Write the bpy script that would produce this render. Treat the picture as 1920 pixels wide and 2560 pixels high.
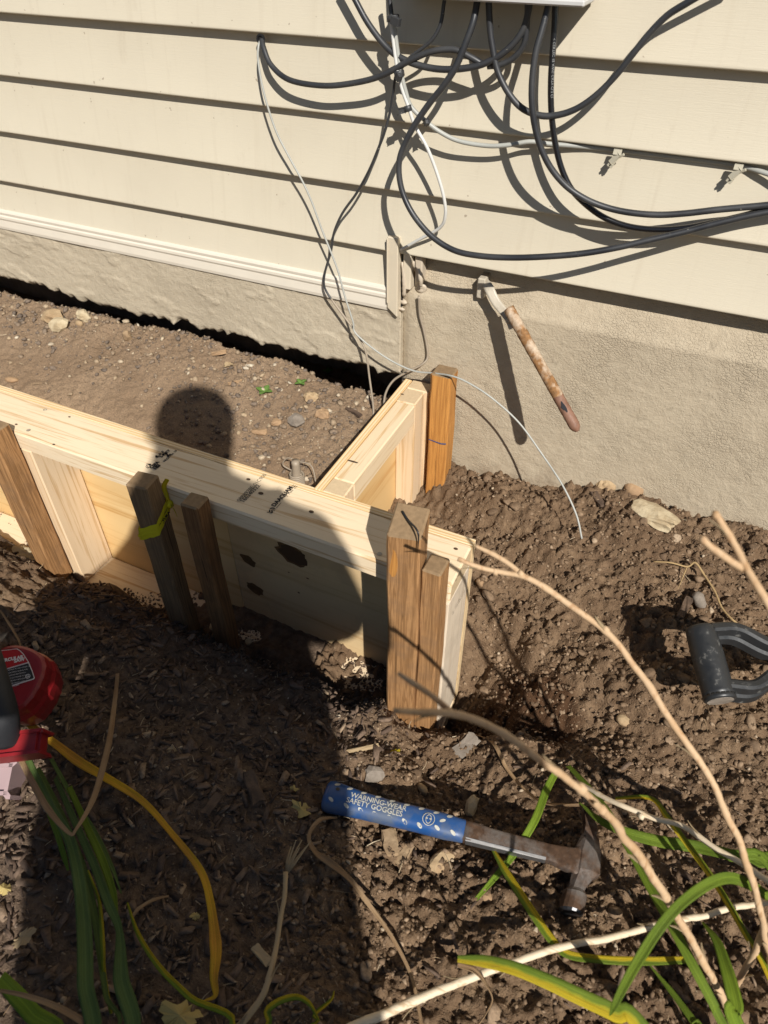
import bpy, bmesh, math, random
import numpy as np
from mathutils import Vector, Matrix, Quaternion

for o in list(bpy.data.objects):
    bpy.data.objects.remove(o)
scene = bpy.context.scene
C = scene.collection
random.seed(7)
RNG = np.random.default_rng(11)

# ------------------------------------------------------------------ camera
YAW, PITCH, ROLL = 0.436637, 0.731387, -0.0029604
FPX, CX, CY = 1775.0, 960.0, 1280.0
CAM = np.array([0.0, -1.10752, 0.486941])
_fwd = np.array([-math.cos(PITCH) * math.sin(YAW), math.cos(PITCH) * math.cos(YAW), -math.sin(PITCH)])
_right = np.array([math.cos(YAW), math.sin(YAW), 0.0])
_up = np.cross(_right, _fwd)
RX = math.cos(ROLL) * _right + math.sin(ROLL) * _up
RU = -math.sin(ROLL) * _right + math.cos(ROLL) * _up
ROT = np.array([RX, RU, -_fwd]).T
cam_d = bpy.data.cameras.new('camera')
cam = bpy.data.objects.new('camera', cam_d)
C.objects.link(cam)
M = Matrix.Identity(4)
for i in range(3):
    for j in range(3):
        M[i][j] = float(ROT[i, j])
    M[i][3] = float(CAM[i])
cam.matrix_world = M
cam_d.sensor_fit = 'VERTICAL'
cam_d.sensor_height = 36.0
cam_d.lens = FPX / 2560.0 * 36.0
cam_d.clip_start = 0.02
cam_d.clip_end = 200.0
cam_d.dof.use_dof = True
cam_d.dof.focus_distance = 1.15
cam_d.dof.aperture_fstop = 7.0
scene.camera = cam

# ------------------------------------------------------------------ sky, sun, exposure
SUN = np.array([-0.80, 1.0, -1.10])
w = bpy.data.worlds.new('World')
scene.world = w
w.use_nodes = True
nt = w.node_tree
bg = nt.nodes.get('Background') or nt.nodes.new('ShaderNodeBackground')
sky = nt.nodes.new('ShaderNodeTexSky')
sky.sky_type = 'NISHITA'
sky.sun_disc = False
sky.dust_density = 0.3
sky.sun_elevation = math.atan2(1.10, math.hypot(0.8, 1.0))
sky.sun_rotation = math.atan2(0.8, -1.0)
nt.links.new(sky.outputs[0], bg.inputs[0])
bg.inputs[1].default_value = 0.05
sun_d = bpy.data.lights.new('sun', 'SUN')
sun_d.energy = 5.0
sun_d.angle = math.radians(0.53)
sun_d.color = (1.0, 0.96, 0.90)
sun = bpy.data.objects.new('sun', sun_d)
C.objects.link(sun)
sun.rotation_euler = Vector(SUN).to_track_quat('-Z', 'Y').to_euler()
sun.location = (3, -4, 5)
vs = scene.view_settings
vs.view_transform = 'Standard'
vs.look = 'None'
vs.gamma = 1.0
vs.use_curve_mapping = False
vs.exposure = 0.34

# ------------------------------------------------------------------ geometry of sight lines (used to find where things stand)
def _ray(p):
    return ROT @ np.array([(p[0] - CX) / FPX, -(p[1] - CY) / FPX, -1.0])
def onY(p, Y):
    d = _ray(p); return CAM + d * (Y - CAM[1]) / d[1]
def onZ(p, Z):
    d = _ray(p); return CAM + d * (Z - CAM[2]) / d[2]
def onX(p, X):
    d = _ray(p); return CAM + d * (X - CAM[0]) / d[0]
def atD(p, D):
    return CAM + _ray(p) * D
def zA(x, y): return (x / 1.728, y / 1.728)                      # measured on enlarged quarters of the photograph
def zB(x, y): return (960 + x / 1.728, y / 1.728)
def zC(x, y): return (x / 1.728, 860 + y / 1.728)
def zD(x, y): return (960 + x / 1.728, 860 + y / 1.728)
def zE(x, y): return (x / 1.728, 1700 + y / 1.728)
def zF(x, y): return (960 + x / 1.728, 1700 + y / 1.728)
def zW(x, y): return (x * 1.1573, y * 1.1573)

# ------------------------------------------------------------------ noise in numpy
def _hash(ix, iy, seed):
    h = (ix.astype(np.int64) * 374761393 + iy.astype(np.int64) * 668265263 + seed * 2147483647) & 0x7fffffff
    h = ((h ^ (h >> 13)) * 1274126177) & 0x7fffffff
    h = (h ^ (h >> 16)) & 0xffff
    return h / 65535.0
def vnoise(x, y, seed=0):
    ix = np.floor(x); iy = np.floor(y)
    fx = x - ix; fy = y - iy
    fx = fx * fx * (3 - 2 * fx); fy = fy * fy * (3 - 2 * fy)
    a = _hash(ix, iy, seed); b = _hash(ix + 1, iy, seed)
    c = _hash(ix, iy + 1, seed); d = _hash(ix + 1, iy + 1, seed)
    return (a * (1 - fx) + b * fx) * (1 - fy) + (c * (1 - fx) + d * fx) * fy - 0.5
def fbm(x, y, seed=0, octv=4):
    s = 0; a = 1.0
    for i in range(octv):
        s = s + a * vnoise(x * 2 ** i + 17.3 * i, y * 2 ** i - 9.1 * i, seed + i)
        a *= 0.5
    return s
def worley(x, y, seed=0):
    ix = np.floor(x); iy = np.floor(y)
    f1 = np.full(x.shape, 9.0); f2 = np.full(x.shape, 9.0); idv = np.zeros(x.shape)
    for dx in (-1, 0, 1):
        for dy in (-1, 0, 1):
            cx = ix + dx; cy = iy + dy
            px = cx + _hash(cx, cy, seed); py = cy + _hash(cx, cy, seed + 5)
            d = np.hypot(x - px, y - py)
            m = d < f1
            f2 = np.where(m, f1, np.minimum(f2, d))
            idv = np.where(m, _hash(cx, cy, seed + 9), idv)
            f1 = np.where(m, d, f1)
    return f1, f2, idv
def sstep(a, b, x):
    t = np.clip((x - a) / (b - a), 0, 1)
    return t * t * (3 - 2 * t)

# ------------------------------------------------------------------ the lie of the land
SHEAR = .0235         # the long form is a little out of parallel with the wall
PT = -0.245           # top of the form boards
_cp = []
for _x in (-3.2, -2.2, -1.7, -1.4, -1.15, -1.0, -.85, -.7, -.55, -.4, -.28):
    for _y, _z in ((-.462, -.645), (-.485, -.585), (-.51, -.525), (-.56, -.495), (-.65, -.468), (-.8, -.452), (-1.0, -.44), (-1.3, -.435), (-2.5, -.43)):
        _cp.append((_x, _y, _z))
_cp += [(-.15, -.51, -.515), (-.05, -.51, -.49), (.1, -.51, -.465), (.3, -.5, -.44), (.5, -.5, -.425), (.1, -.65, -.458), (.3, -.65, -.45), (.1, -.8, -.45), (.4, -.8, -.445),
        (.2, -1.0, -.44), (.7, -1.0, -.44), (.8, -.3, -.40), (1.6, -.4, -.39), (1.6, -1.2, -.43), (3, -1, -.43), (3, 0, -.38), (.4, -2, -.43),
        (-.18, -.43, -.68), (-.17, -.38, -.64), (-.14, -.45, -.66), (-.11, -.42, -.62), (-.08, -.44, -.56), (-.06, -.40, -.50), (-.12, -.36, -.56), (-.22, -.43, -.66), (-.15, -.49, -.55),
        (-.36, -.03, -.43), (-.2, -.03, -.408), (0, -.03, -.384), (.25, -.03, -.380), (.8, -.03, -.37), (-.36, -.15, -.49), (-.36, -.3, -.55), (-.25, -.2, -.455),
        (-.25, -.3, -.50), (-.1, -.12, -.41), (0, -.2, -.42), (.15, -.2, -.41), (.15, -.35, -.425), (.3, -.35, -.415), (-.1, -.3, -.465), (0, -.35, -.455), (.45, -.2, -.40), (.1, -.1, -.395),
        (-.42, -.05, -.5), (-.42, -.2, -.55), (-.42, -.33, -.58)]
_cp = np.array(_cp)
def ground_z(x, y, rough=True):
    x = np.atleast_1d(np.asarray(x, float)); y = np.atleast_1d(np.asarray(y, float))
    yw = y + 0.03 * vnoise(x * 14, y * 14, 3) + 0.014 * vnoise(x * 45, y * 45, 4)
    num = np.zeros(x.shape); den = np.zeros(x.shape)
    for cx, cy, cz in _cp:
        wgt = 1.0 / (((x - cx) ** 2 * 0.6 + (yw - cy) ** 2) + 0.0006) ** 2
        num += wgt * cz; den += wgt
    z = num / den
    ys = y + SHEAR * np.clip(x + .196, -2.5, 0)
    inside = (x < -.463) & (ys > -.373)
    yn = y + 0.012 * vnoise(x * 30, y * 4, 8) + .006 * vnoise(x * 90, y * 9, 18)
    zi = -.268 - .10 * np.clip(-y / .35, 0, 1) - .012 * sstep(-.9, -.55, x) + .02 * fbm(x * 5, y * 5, 12, 2) - .18 * sstep(-.004, .016, yn)
    trench = (ys > -.462) & (ys <= -.373) & (x < -.197)
    zt = np.minimum(z + .01, -.627 + .016 * fbm(x * 11, ys * 11, 5, 3) - .022 * sstep(-.74, -.84, x) + .006 * sstep(-.42, -.46, ys))
    zt = np.where(trench & (x > -.30), np.maximum(zt, -.66), zt)
    z = np.where(trench, zt, z)
    z = np.where(inside, zi, z)
    if rough:
        mul = zones(x, y)
        soil = mul[1]; mulch = mul[0]; ins = mul[2]
        f1, f2, idv = worley(x / .034 + .6 * vnoise(x * 60, y * 60, 31), y / .034, 21)
        g1, g2, idg = worley(x / .011 + .5 * vnoise(x * 150, y * 150, 33), y / .011, 22)
        msk = sstep(-.1, .25, fbm(x * 9, y * 9, 41, 3))
        z = z + soil * (.012 * msk * (sstep(0, .30, f2 - f1) - .6) * (.4 + idv) + .0065 * (sstep(0, .4, g2 - g1) - .5) * (.3 + idg)
                        + .022 * fbm(x * 11, y * 11, 51, 3) + .012 * np.abs(fbm(x * 38, y * 38, 53, 4)) + .012 * fbm(x * 95, y * 95, 52, 3))
        z = z + mulch * (.012 * fbm(x * 14, y * 14, 61, 3) + .006 * fbm(x * 80, y * 80, 62, 3))
        crust = sstep(.0, .08, f2 - f1)
        z = z + ins * (.006 * fbm(x * 25, y * 25, 71, 4) + .004 * fbm(x * 110, y * 110, 72, 2) - .005 * (1 - crust) * sstep(.08, .2, fbm(x * 7, y * 7, 73, 2))
                       + .004 * sstep(-.14, -.05, y) * (sstep(0, .4, g2 - g1) - .4))
    return z
def zones(x, y):
    ins = ((x < -.463) & (y + SHEAR * np.clip(x + .196, -2.5, 0) > -.373)).astype(float)
    edge = x + .10 * fbm(x * 5, y * 5, 81, 3)
    soil = sstep(-.42, -.20, edge + .25 * np.clip(y + .55, -1, 0.0)) * (1 - ins)
    soil = np.where((y > -.46) & (x > -.463), 1.0, soil)
    soil = np.maximum(soil, (1 - ins) * (1 - sstep(.75, 1.15, np.hypot((x + 1.07) / .17, (y + .575) / .10) + .6 * fbm(x * 14, y * 14, 83, 3))))
    far = sstep(.9, 1.8, x)
    soil = soil * (1 - far)
    mulch = (1 - soil) * (1 - ins)
    return mulch, soil, ins
def gz(x, y, rough=False):
    return float(ground_z(np.array([x]), np.array([y]), rough)[0])
def gpt(p, lift=0.0):
    """where a sight line meets the ground (plus a height above it)"""
    d = _ray(p); zs = np.linspace(-.02, -.72, 281); t = (zs - CAM[2]) / d[2]
    x = CAM[0] + d[0] * t; y = CAM[1] + d[1] * t
    e = zs - (ground_z(x, y, False) + lift)
    i = int(np.argmax(e <= 0)) if (e <= 0).any() else 280
    if i == 0: return onZ(p, zs[0])
    f = e[i - 1] / (e[i - 1] - e[i]) if e[i - 1] != e[i] else 0
    return onZ(p, zs[i - 1] + (zs[i] - zs[i - 1]) * f)

# ------------------------------------------------------------------ object helpers
def tag(o, label=None, cat=None, group=None, kind=None):
    if label: o['label'] = label
    if cat: o['category'] = cat
    if group: o['group'] = group
    if kind: o['kind'] = kind
    return o
def thing(name, label, cat, loc=(0, 0, 0), rot=None, group=None):
    o = bpy.data.objects.new(name, None)
    C.objects.link(o)
    o.empty_display_size = .02
    o.location = Vector([float(v) for v in loc])
    if rot is not None:
        o.rotation_mode = 'QUATERNION'
        o.rotation_quaternion = rot
    tag(o, label, cat, group)
    return o
def offset_of(parent):
    v = Vector((0, 0, 0))
    while parent is not None:
        if parent.rotation_mode == 'QUATERNION' and parent.rotation_quaternion.angle > 1e-6:
            return None
        v += parent.location
        parent = parent.parent
    return v
def mk(name, V, F, mats, parent=None, smooth=False, local=False, fmat=None):
    """one mesh object; V in world coordinates (moved under the parent's origin) or local"""
    V = np.asarray(V, float).reshape(-1, 3)
    if parent is not None and not local:
        off = offset_of(parent)
        if off is not None: V = V - np.array(off)
    me = bpy.data.meshes.new(name)
    if isinstance(F, np.ndarray):
        n, k = F.shape
        me.vertices.add(len(V)); me.vertices.foreach_set('co', V.astype(np.float32).ravel())
        me.loops.add(n * k); me.loops.foreach_set('vertex_index', F.astype(np.int32).ravel())
        me.polygons.add(n); me.polygons.foreach_set('loop_start', np.arange(0, n * k, k, dtype=np.int32))
        me.update(calc_edges=True)
    else:
        me.from_pydata([tuple(map(float, v)) for v in V], [], [tuple(int(i) for i in f) for f in F])
        me.update()
    if not isinstance(mats, (list, tuple)): mats = [mats]
    for m in mats: me.materials.append(m)
    if fmat is not None: me.polygons.foreach_set('material_index', np.asarray(fmat, np.int32))
    if smooth: me.polygons.foreach_set('use_smooth', np.ones(len(me.polygons), bool))
    o = bpy.data.objects.new(name, me)
    C.objects.link(o)
    if parent is not None: o.parent = parent
    return o
def bm_obj(name, bm, mats, parent=None, smooth=False, local=False):
    bmesh.ops.recalc_face_normals(bm, faces=bm.faces)
    bm.verts.index_update()
    V = [tuple(v.co) for v in bm.verts]; F = [[v.index for v in f.verts] for f in bm.faces]
    fm = [f.material_index for f in bm.faces]
    bm.free()
    return mk(name, V, F, mats, parent, smooth, local, fm)
def box_bm(x0, x1, y0, y1, z0, z1, bev=0.0, seg=1, jit=0.0):
    bm = bmesh.new()
    bmesh.ops.create_cube(bm, size=1.0)
    for v in bm.verts:
        v.co = Vector(((x0 + x1) / 2 + v.co.x * (x1 - x0), (y0 + y1) / 2 + v.co.y * (y1 - y0), (z0 + z1) / 2 + v.co.z * (z1 - z0)))
        if jit: v.co += Vector((random.uniform(-jit, jit), random.uniform(-jit, jit), random.uniform(-jit, jit)))
    if bev: bmesh.ops.bevel(bm, geom=bm.edges[:], offset=bev, segments=seg, affect='EDGES')
    return bm
def box(name, x0, x1, y0, y1, z0, z1, mat, parent=None, bev=0.0, jit=0.0, local=False, seg=1):
    return bm_obj(name, box_bm(x0, x1, y0, y1, z0, z1, bev, seg, jit), mat, parent, local=local)
def beam_bm(a, b, wx, wy, xdir, bev=0.002, seg=1, taper=1.0):
    """square bar from a to b, wx wide along xdir"""
    a = Vector(a); b = Vector(b)
    zd = (b - a); L = zd.length; zd.normalize()
    xd = Vector(xdir); xd = (xd - zd * xd.dot(zd)).normalized(); yd = zd.cross(xd)
    bm = bmesh.new(); bmesh.ops.create_cube(bm, size=1.0)
    for v in bm.verts:
        t = taper if v.co.z > 0 else 1.0
        v.co = a + zd * ((v.co.z + .5) * L) + xd * (v.co.x * wx * t) + yd * (v.co.y * wy * t)
    if bev: bmesh.ops.bevel(bm, geom=bm.edges[:], offset=bev, segments=seg, affect='EDGES')
    return bm
def spline(P, n=8):
    P = [np.asarray(p, float) for p in P]
    if len(P) < 3: 
        return np.array([P[0] + (P[-1] - P[0]) * t for t in np.linspace(0, 1, n + 1)])
    out = []
    Q = [2 * P[0] - P[1]] + P + [2 * P[-1] - P[-2]]
    for i in range(1, len(Q) - 2):
        p0, p1, p2, p3 = Q[i - 1:i + 3]
        for k in range(n):
            t = k / n
            out.append(.5 * ((2 * p1) + (-p0 + p2) * t + (2 * p0 - 5 * p1 + 4 * p2 - p3) * t * t + (-p0 + 3 * p1 - 3 * p2 + p3) * t ** 3))
    out.append(P[-1])
    return np.array(out)
def frames(pts):
    T = np.gradient(pts, axis=0); T /= np.linalg.norm(T, axis=1)[:, None] + 1e-12
    ref = np.array([0, 0, 1.0]) if abs(T[0][2]) < .9 else np.array([1.0, 0, 0])
    N = []
    n = np.cross(T[0], ref); n /= np.linalg.norm(n)
    for t in T:
        n = n - t * np.dot(n, t); n /= np.linalg.norm(n) + 1e-12
        N.append(n)
    N = np.array(N)
    return T, N, np.cross(T, N)
def tube_vf(pts, r, sides=8, caps=True, wob=0.0, seed=0):
    pts = np.asarray(pts, float); n = len(pts)
    r = np.full(n, r) if np.isscalar(r) else np.asarray(r, float)
    T, N, B = frames(pts)
    rs = np.random.default_rng(seed)
    V = []
    for i in range(n):
        for k in range(sides):
            a = 2 * math.pi * k / sides
            rr = r[i] * (1 + wob * rs.uniform(-1, 1))
            V.append(pts[i] + rr * (math.cos(a) * N[i] + math.sin(a) * B[i]))
    F = []
    for i in range(n - 1):
        for k in range(sides):
            k2 = (k + 1) % sides
            F.append((i * sides + k, i * sides + k2, (i + 1) * sides + k2, (i + 1) * sides + k))
    if caps:
        F.append(tuple(range(sides - 1, -1, -1))); F.append(tuple((n - 1) * sides + k for k in range(sides)))
    return V, F
def tube(name, P, r, mat, parent=None, n=8, sides=8, local=False, smooth=True, wob=0.0, seed=0):
    pts = spline(P, n)
    if not np.isscalar(r):
        r = np.interp(np.linspace(0, 1, len(pts)), np.linspace(0, 1, len(r)), r)
    V, F = tube_vf(pts, r, sides, True, wob, seed)
    return mk(name, V, F, mat, parent, smooth, local)
def lathe_vf(prof, axis_o, axis_d, sides=20, xdir=(1, 0, 0)):
    ad = Vector(axis_d).normalized(); xd = Vector(xdir); xd = (xd - ad * xd.dot(ad)).normalized(); yd = ad.cross(xd)
    V = []; F = []
    for r, h in prof:
        for k in range(sides):
            a = 2 * math.pi * k / sides
            V.append(Vector(axis_o) + ad * h + (xd * math.cos(a) + yd * math.sin(a)) * r)
    for i in range(len(prof) - 1):
        for k in range(sides):
            k2 = (k + 1) % sides
            F.append((i * sides + k, i * sides + k2, (i + 1) * sides + k2, (i + 1) * sides + k))
    F.append(tuple(range(sides - 1, -1, -1))); F.append(tuple((len(prof) - 1) * sides + k for k in range(sides)))
    return V, F
def ribbon(name, P, wid, mat, parent=None, n=7, normal=(0, 0, 1), fold=.25, twist=0.0, seed=0, smooth=True, wave=.0):
    """strap leaf: five vertices across, keeled, with a closed underside"""
    pts = spline(P, n); m = len(pts)
    W = np.interp(np.linspace(0, 1, m), np.linspace(0, 1, len(wid)), wid)
    T = np.gradient(pts, axis=0); T /= np.linalg.norm(T, axis=1)[:, None] + 1e-12
    rs = np.random.default_rng(seed)
    ph = rs.uniform(0, 6)
    V = []; F = []; us = (-1, -.55, 0, .55, 1)
    tws = np.linspace(0, 1, m) * twist
    for i in range(m):
        nn = np.array(normal, float); nn = nn - T[i] * nn.dot(T[i]); nn /= np.linalg.norm(nn) + 1e-9
        s = np.cross(T[i], nn)
        a = tws[i] + wave * math.sin(i * .5 + ph)
        s2 = s * math.cos(a) + nn * math.sin(a); n2 = -s * math.sin(a) + nn * math.cos(a)
        for u in us:
            V.append(pts[i] + s2 * (u * W[i] * .5) + n2 * (abs(u) * W[i] * .5 * fold))
        for u in us:
            V.append(pts[i] + s2 * (u * W[i] * .49) + n2 * (abs(u) * W[i] * .5 * fold - .0006))
    for i in range(m - 1):
        a = i * 10; b = a + 10
        for k in range(4):
            F.append((a + k, a + k + 1, b + k + 1, b + k)); F.append((a + 5 + k + 1, a + 5 + k, b + 5 + k, b + 5 + k + 1))
        F.append((a, b, b + 5, a + 5)); F.append((a + 4, a + 9, b + 9, b + 4))
    o = mk(name, V, F, mat, parent, smooth)
    uvl = o.data.uv_layers.new(name='leaf')
    ln = np.concatenate([[0], np.cumsum(np.linalg.norm(np.diff(pts, axis=0), axis=1))])
    off_ = rs.uniform(0, 40)
    li = np.zeros(len(o.data.loops), np.int32); o.data.loops.foreach_get('vertex_index', li)
    u = np.array([us[i % 5] for i in range(10)])[li % 10]; vv = ln[li // 10] + off_
    uvl.data.foreach_set('uv', np.stack([u, vv], 1).astype(np.float32).ravel())
    return o
def text_mesh(body, size, align='LEFT', bold=0.0, space=1.0):
    cu = bpy.data.curves.new('lettering', 'FONT')
    cu.body = body; cu.size = size; cu.align_x = align; cu.align_y = 'CENTER'; cu.offset = bold; cu.space_character = space
    cu.resolution_u = 3
    ob = bpy.data.objects.new('lettering', cu); C.objects.link(ob)
    dg = bpy.context.evaluated_depsgraph_get()
    me = ob.evaluated_get(dg).to_mesh()
    V = np.array([v.co[:] for v in me.vertices]).reshape(-1, 3); F = [tuple(p.vertices) for p in me.polygons]
    ob.evaluated_get(dg).to_mesh_clear()
    bpy.data.objects.remove(ob); bpy.data.curves.remove(cu)
    return V, F
def place_text(name, body, size, org, xd, yd, mat, parent=None, align='LEFT', bold=0.0, lift=.0006, local=False, sx=1.0):
    V, F = text_mesh(body, size, align, bold)
    xd = np.array(Vector(xd).normalized()); yd = np.array(Vector(yd).normalized()); nd = np.cross(xd, yd)
    W = np.array(org) + V[:, :1] * sx * xd + V[:, 1:2] * yd + nd * lift
    return mk(name, W, F, mat, parent, local=local)
def lump(name, center, size, mat, parent=None, seed=0, sub=2, rough=.25, flat=1.0, rot=None, sharp=False):
    """an irregular stone"""
    bm = bmesh.new(); bmesh.ops.create_icosphere(bm, subdivisions=sub, radius=1.0)
    rs = np.random.default_rng(seed)
    K = rs.normal(size=(7, 3)); K /= np.linalg.norm(K, axis=1)[:, None]; A = rs.uniform(-1, 1, 7); D0 = rs.uniform(.55, .95, 7)
    for v in bm.verts:
        p = np.array(v.co)
        if sharp:
            for k, d0 in zip(K, D0):
                e = p.dot(k) - d0
                if e > 0: p = p - k * e
            p = p * (1 + rough * .25 * rs.uniform(-1, 1))
        else:
            p = p * (1 + rough * sum(a * math.sin(3 * p.dot(k) + 2 * a) for k, a in zip(K, A)) * .35)
        v.co = Vector(p * np.array(size))
    if rot is not None: bmesh.ops.transform(bm, matrix=Matrix.Rotation(rot, 4, 'Z'), verts=bm.verts)
    for v in bm.verts: v.co += Vector([float(c) for c in center])
    return bm_obj(name, bm, mat, parent, smooth=not sharp)

# ------------------------------------------------------------------ materials
def lin(r, g, b):
    f = lambda c: (c / 12.92 if c <= .04045 else ((c + .055) / 1.055) ** 2.4)
    return (f(r / 255), f(g / 255), f(b / 255), 1)
class NT:
    def __init__(s, name):
        s.m = bpy.data.materials.new(name); s.m.use_nodes = True
        s.t = s.m.node_tree; s.b = s.t.nodes['Principled BSDF']; s.out = s.t.nodes['Material Output']
        s.tc = s.t.nodes.new('ShaderNodeTexCoord')
    def n(s, typ, **k):
        nd = s.t.nodes.new('ShaderNode' + typ)
        for a, v in k.items():
            if a.startswith('i_'):
                key = a[2:]
                nd.inputs[int(key) if key.isdigit() else key.replace('_', ' ')].default_value = v
            else: setattr(nd, a, v)
        return nd
    def l(s, a, b): s.t.links.new(a, b)
    def coords(s, scale=(1, 1, 1), rot=(0, 0, 0), src='Object'):
        mp = s.n('Mapping'); mp.inputs['Scale'].default_value = scale; mp.inputs['Rotation'].default_value = rot
        s.l(s.tc.outputs[src], mp.inputs[0]); return mp.outputs[0]
    def noise(s, vec, scale, detail=4, rough=.55, dist=0.0):
        nd = s.n('TexNoise'); nd.inputs['Scale'].default_value = scale; nd.inputs['Detail'].default_value = detail
        nd.inputs['Roughness'].default_value = rough; nd.inputs['Distortion'].default_value = dist
        if vec is not None: s.l(vec, nd.inputs['Vector'])
        return nd.outputs['Fac']
    def ramp(s, fac, stops, interp='LINEAR'):
        nd = s.n('ValToRGB'); cr = nd.color_ramp; cr.interpolation = interp
        while len(cr.elements) < len(stops): cr.elements.new(.5)
        for e, (p, c) in zip(cr.elements, stops): e.position = p; e.color = c if len(c) == 4 else (*c, 1)
        s.l(fac, nd.inputs[0]); return nd.outputs[0]
    def mix(s, fac, a, b, mode='MIX'):
        nd = s.n('Mix', data_type='RGBA', blend_type=mode)
        if isinstance(fac, (int, float)): nd.inputs[0].default_value = fac
        else: s.l(fac, nd.inputs[0])
        for i, v in ((6, a), (7, b)):
            if isinstance(v, tuple): nd.inputs[i].default_value = v if len(v) == 4 else (*v, 1)
            else: s.l(v, nd.inputs[i])
        return nd.outputs[2]
    def math(s, op, a, b=None):
        nd = s.n('Math', operation=op)
        for i, v in enumerate((a, b)):
            if v is None: continue
            if isinstance(v, (int, float)): nd.inputs[i].default_value = v
            else: s.l(v, nd.inputs[i])
        return nd.outputs[0]
    def bump(s, h, strength, dist=.002, prev=None):
        nd = s.n('Bump'); nd.inputs['Strength'].default_value = strength; nd.inputs['Distance'].default_value = dist
        s.l(h, nd.inputs['Height'])
        if prev is not None: s.l(prev, nd.inputs['Normal'])
        return nd.outputs[0]
    def col(s, c):
        if isinstance(c, tuple): s.b.inputs['Base Color'].default_value = c if len(c) == 4 else (*c, 1)
        else: s.l(c, s.b.inputs['Base Color'])
    def fin(s, rough=.6, spec=.5, metal=0.0, normal=None):
        if isinstance(rough, (int, float)): s.b.inputs['Roughness'].default_value = rough
        else: s.l(rough, s.b.inputs['Roughness'])
        s.b.inputs['Specular IOR Level'].default_value = spec; s.b.inputs['Metallic'].default_value = metal
        if normal is not None: s.l(normal, s.b.inputs['Normal'])
        return s.m
def plain(name, c, rough=.5, spec=.5, metal=0.0, var=.12, scale=60, bump=.15, bd=.0006):
    k = NT(name); f = k.noise(k.coords(), scale, 4)
    k.col(k.mix(k.math('MULTIPLY', f, var * 2), c, tuple(v * .45 for v in c[:3])))
    return k.fin(rough, spec, metal, k.bump(f, bump, bd))
def wood(name, axis, light, dark, ring=90, stain=None, rough=.65, bump=.35, fac2=.35, knots=0.0, knotc=(.09, .045, .02), hard=False):
    k = NT(name)
    st = {'X': (.035, 1, 1), 'Y': (1, .035, 1), 'Z': (1, 1, .035)}[axis]
    st2 = {'X': (.12, 1, 1), 'Y': (1, .12, 1), 'Z': (1, 1, .12)}[axis]
    v = k.coords(st)
    a = k.noise(v, ring, 3, .5, .6); b = k.noise(v, ring * 4, 3, .6)
    c = k.noise(k.coords(st2), 9, 3)
    f = k.math('ADD', k.math('MULTIPLY', a, .75), k.math('MULTIPLY', b, .25))
    cc = k.ramp(f, [(.36, dark), (.47, light), (.60, light), (.68, tuple(.6 * x + .4 * y for x, y in zip(light, dark)))])
    if hard:
        vd = tuple(x * .55 for x in dark)
        cc = k.ramp(f, [(.34, vd), (.40, dark), (.46, light), (.50, dark), (.54, light), (.60, dark), (.66, light), (.72, vd)])
        ck = k.noise(k.coords({'X': (.02, 1, 1), 'Y': (1, .02, 1), 'Z': (1, 1, .02)}[axis]), 170, 2, .5, .3)
        cc = k.mix(k.ramp(ck, [(.70, (0, 0, 0)), (.74, (.9,) * 3)]), cc, tuple(x * .25 for x in dark))
    cc = k.mix(k.ramp(c, [(.42, (0, 0, 0)), (.75, (fac2,) * 3)]), cc, dark)
    if knots:
        vo = k.n('TexVoronoi'); vo.inputs['Scale'].default_value = knots; k.l(k.coords({'X': (.45, 1, 1), 'Y': (1, .45, 1), 'Z': (1, 1, .45)}[axis]), vo.inputs['Vector'])
        cc = k.mix(k.ramp(vo.outputs['Distance'], [(.035, (1, 1, 1)), (.075, (0, 0, 0))]), cc, knotc)
    if stain is not None:
        d = k.noise(k.coords(), 14, 5, .65)
        cc = k.mix(k.ramp(d, [(.50, (0, 0, 0)), (.72, (.75,) * 3)]), cc, stain)
    k.col(cc)
    return k.fin(rough, .3, 0, k.bump(f, bump, .0008))
MAT = {}
MAT['pine_x'] = wood('pine_x', 'X', (.71, .575, .395), (.52, .345, .18), ring=120, knots=5, bump=.6)
MAT['pine_y'] = wood('pine_y', 'Y', (.71, .57, .385), (.54, .36, .18), ring=110, knots=6, bump=.6)
MAT['pine_z'] = wood('pine_z', 'Z', (.69, .53, .35), (.50, .33, .17), ring=110, knots=6, bump=.6)
MAT['pine_grey'] = wood('pine_grey', 'Z', (.60, .50, .38), (.46, .35, .24), stain=(.40, .33, .25))
MAT['ply_x'] = wood('ply_x', 'X', (.66, .46, .22), (.50, .29, .10), ring=30, fac2=.6, bump=.6)
MAT['ply_pale'] = wood('ply_pale', 'X', (.60, .44, .24), (.46, .30, .145), ring=30, fac2=.6, stain=(.44, .32, .19), bump=.6)
MAT['ply_y'] = wood('ply_y', 'Y', (.63, .42, .19), (.55, .32, .12), ring=38)
def ply_edge(name, ax):
    k = NT(name)
    s = k.n('SeparateXYZ'); k.l(k.tc.outputs['Object'], s.inputs[0])
    wv = k.math('FRACT', k.math('MULTIPLY', s.outputs[ax], 1.0 / .0056))
    nf = k.noise(k.coords((8, 220, 220) if ax == 1 else (220, 8, 220)), 1, 3)
    cc = k.ramp(wv, [(.0, (.68, .52, .30)), (.45, (.74, .60, .40)), (.5, (.52, .33, .15)), (.95, (.66, .47, .25))])
    k.col(k.mix(k.ramp(nf, [(.55, (0, 0, 0)), (.75, (.5, .5, .5))]), cc, (.42, .26, .12)))
    return k.fin(.75, .2, 0, k.bump(nf, .5, .001))
MAT['ply_edge'] = ply_edge('ply_edge', 1)
MAT['ply_edge_y'] = ply_edge('ply_edge_y', 0)
MAT['stake_brown'] = wood('stake_brown', 'Z', (.37, .20, .085), (.20, .10, .038), stain=(.17, .10, .055), rough=.7, bump=.6, hard=True, ring=60)
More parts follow.
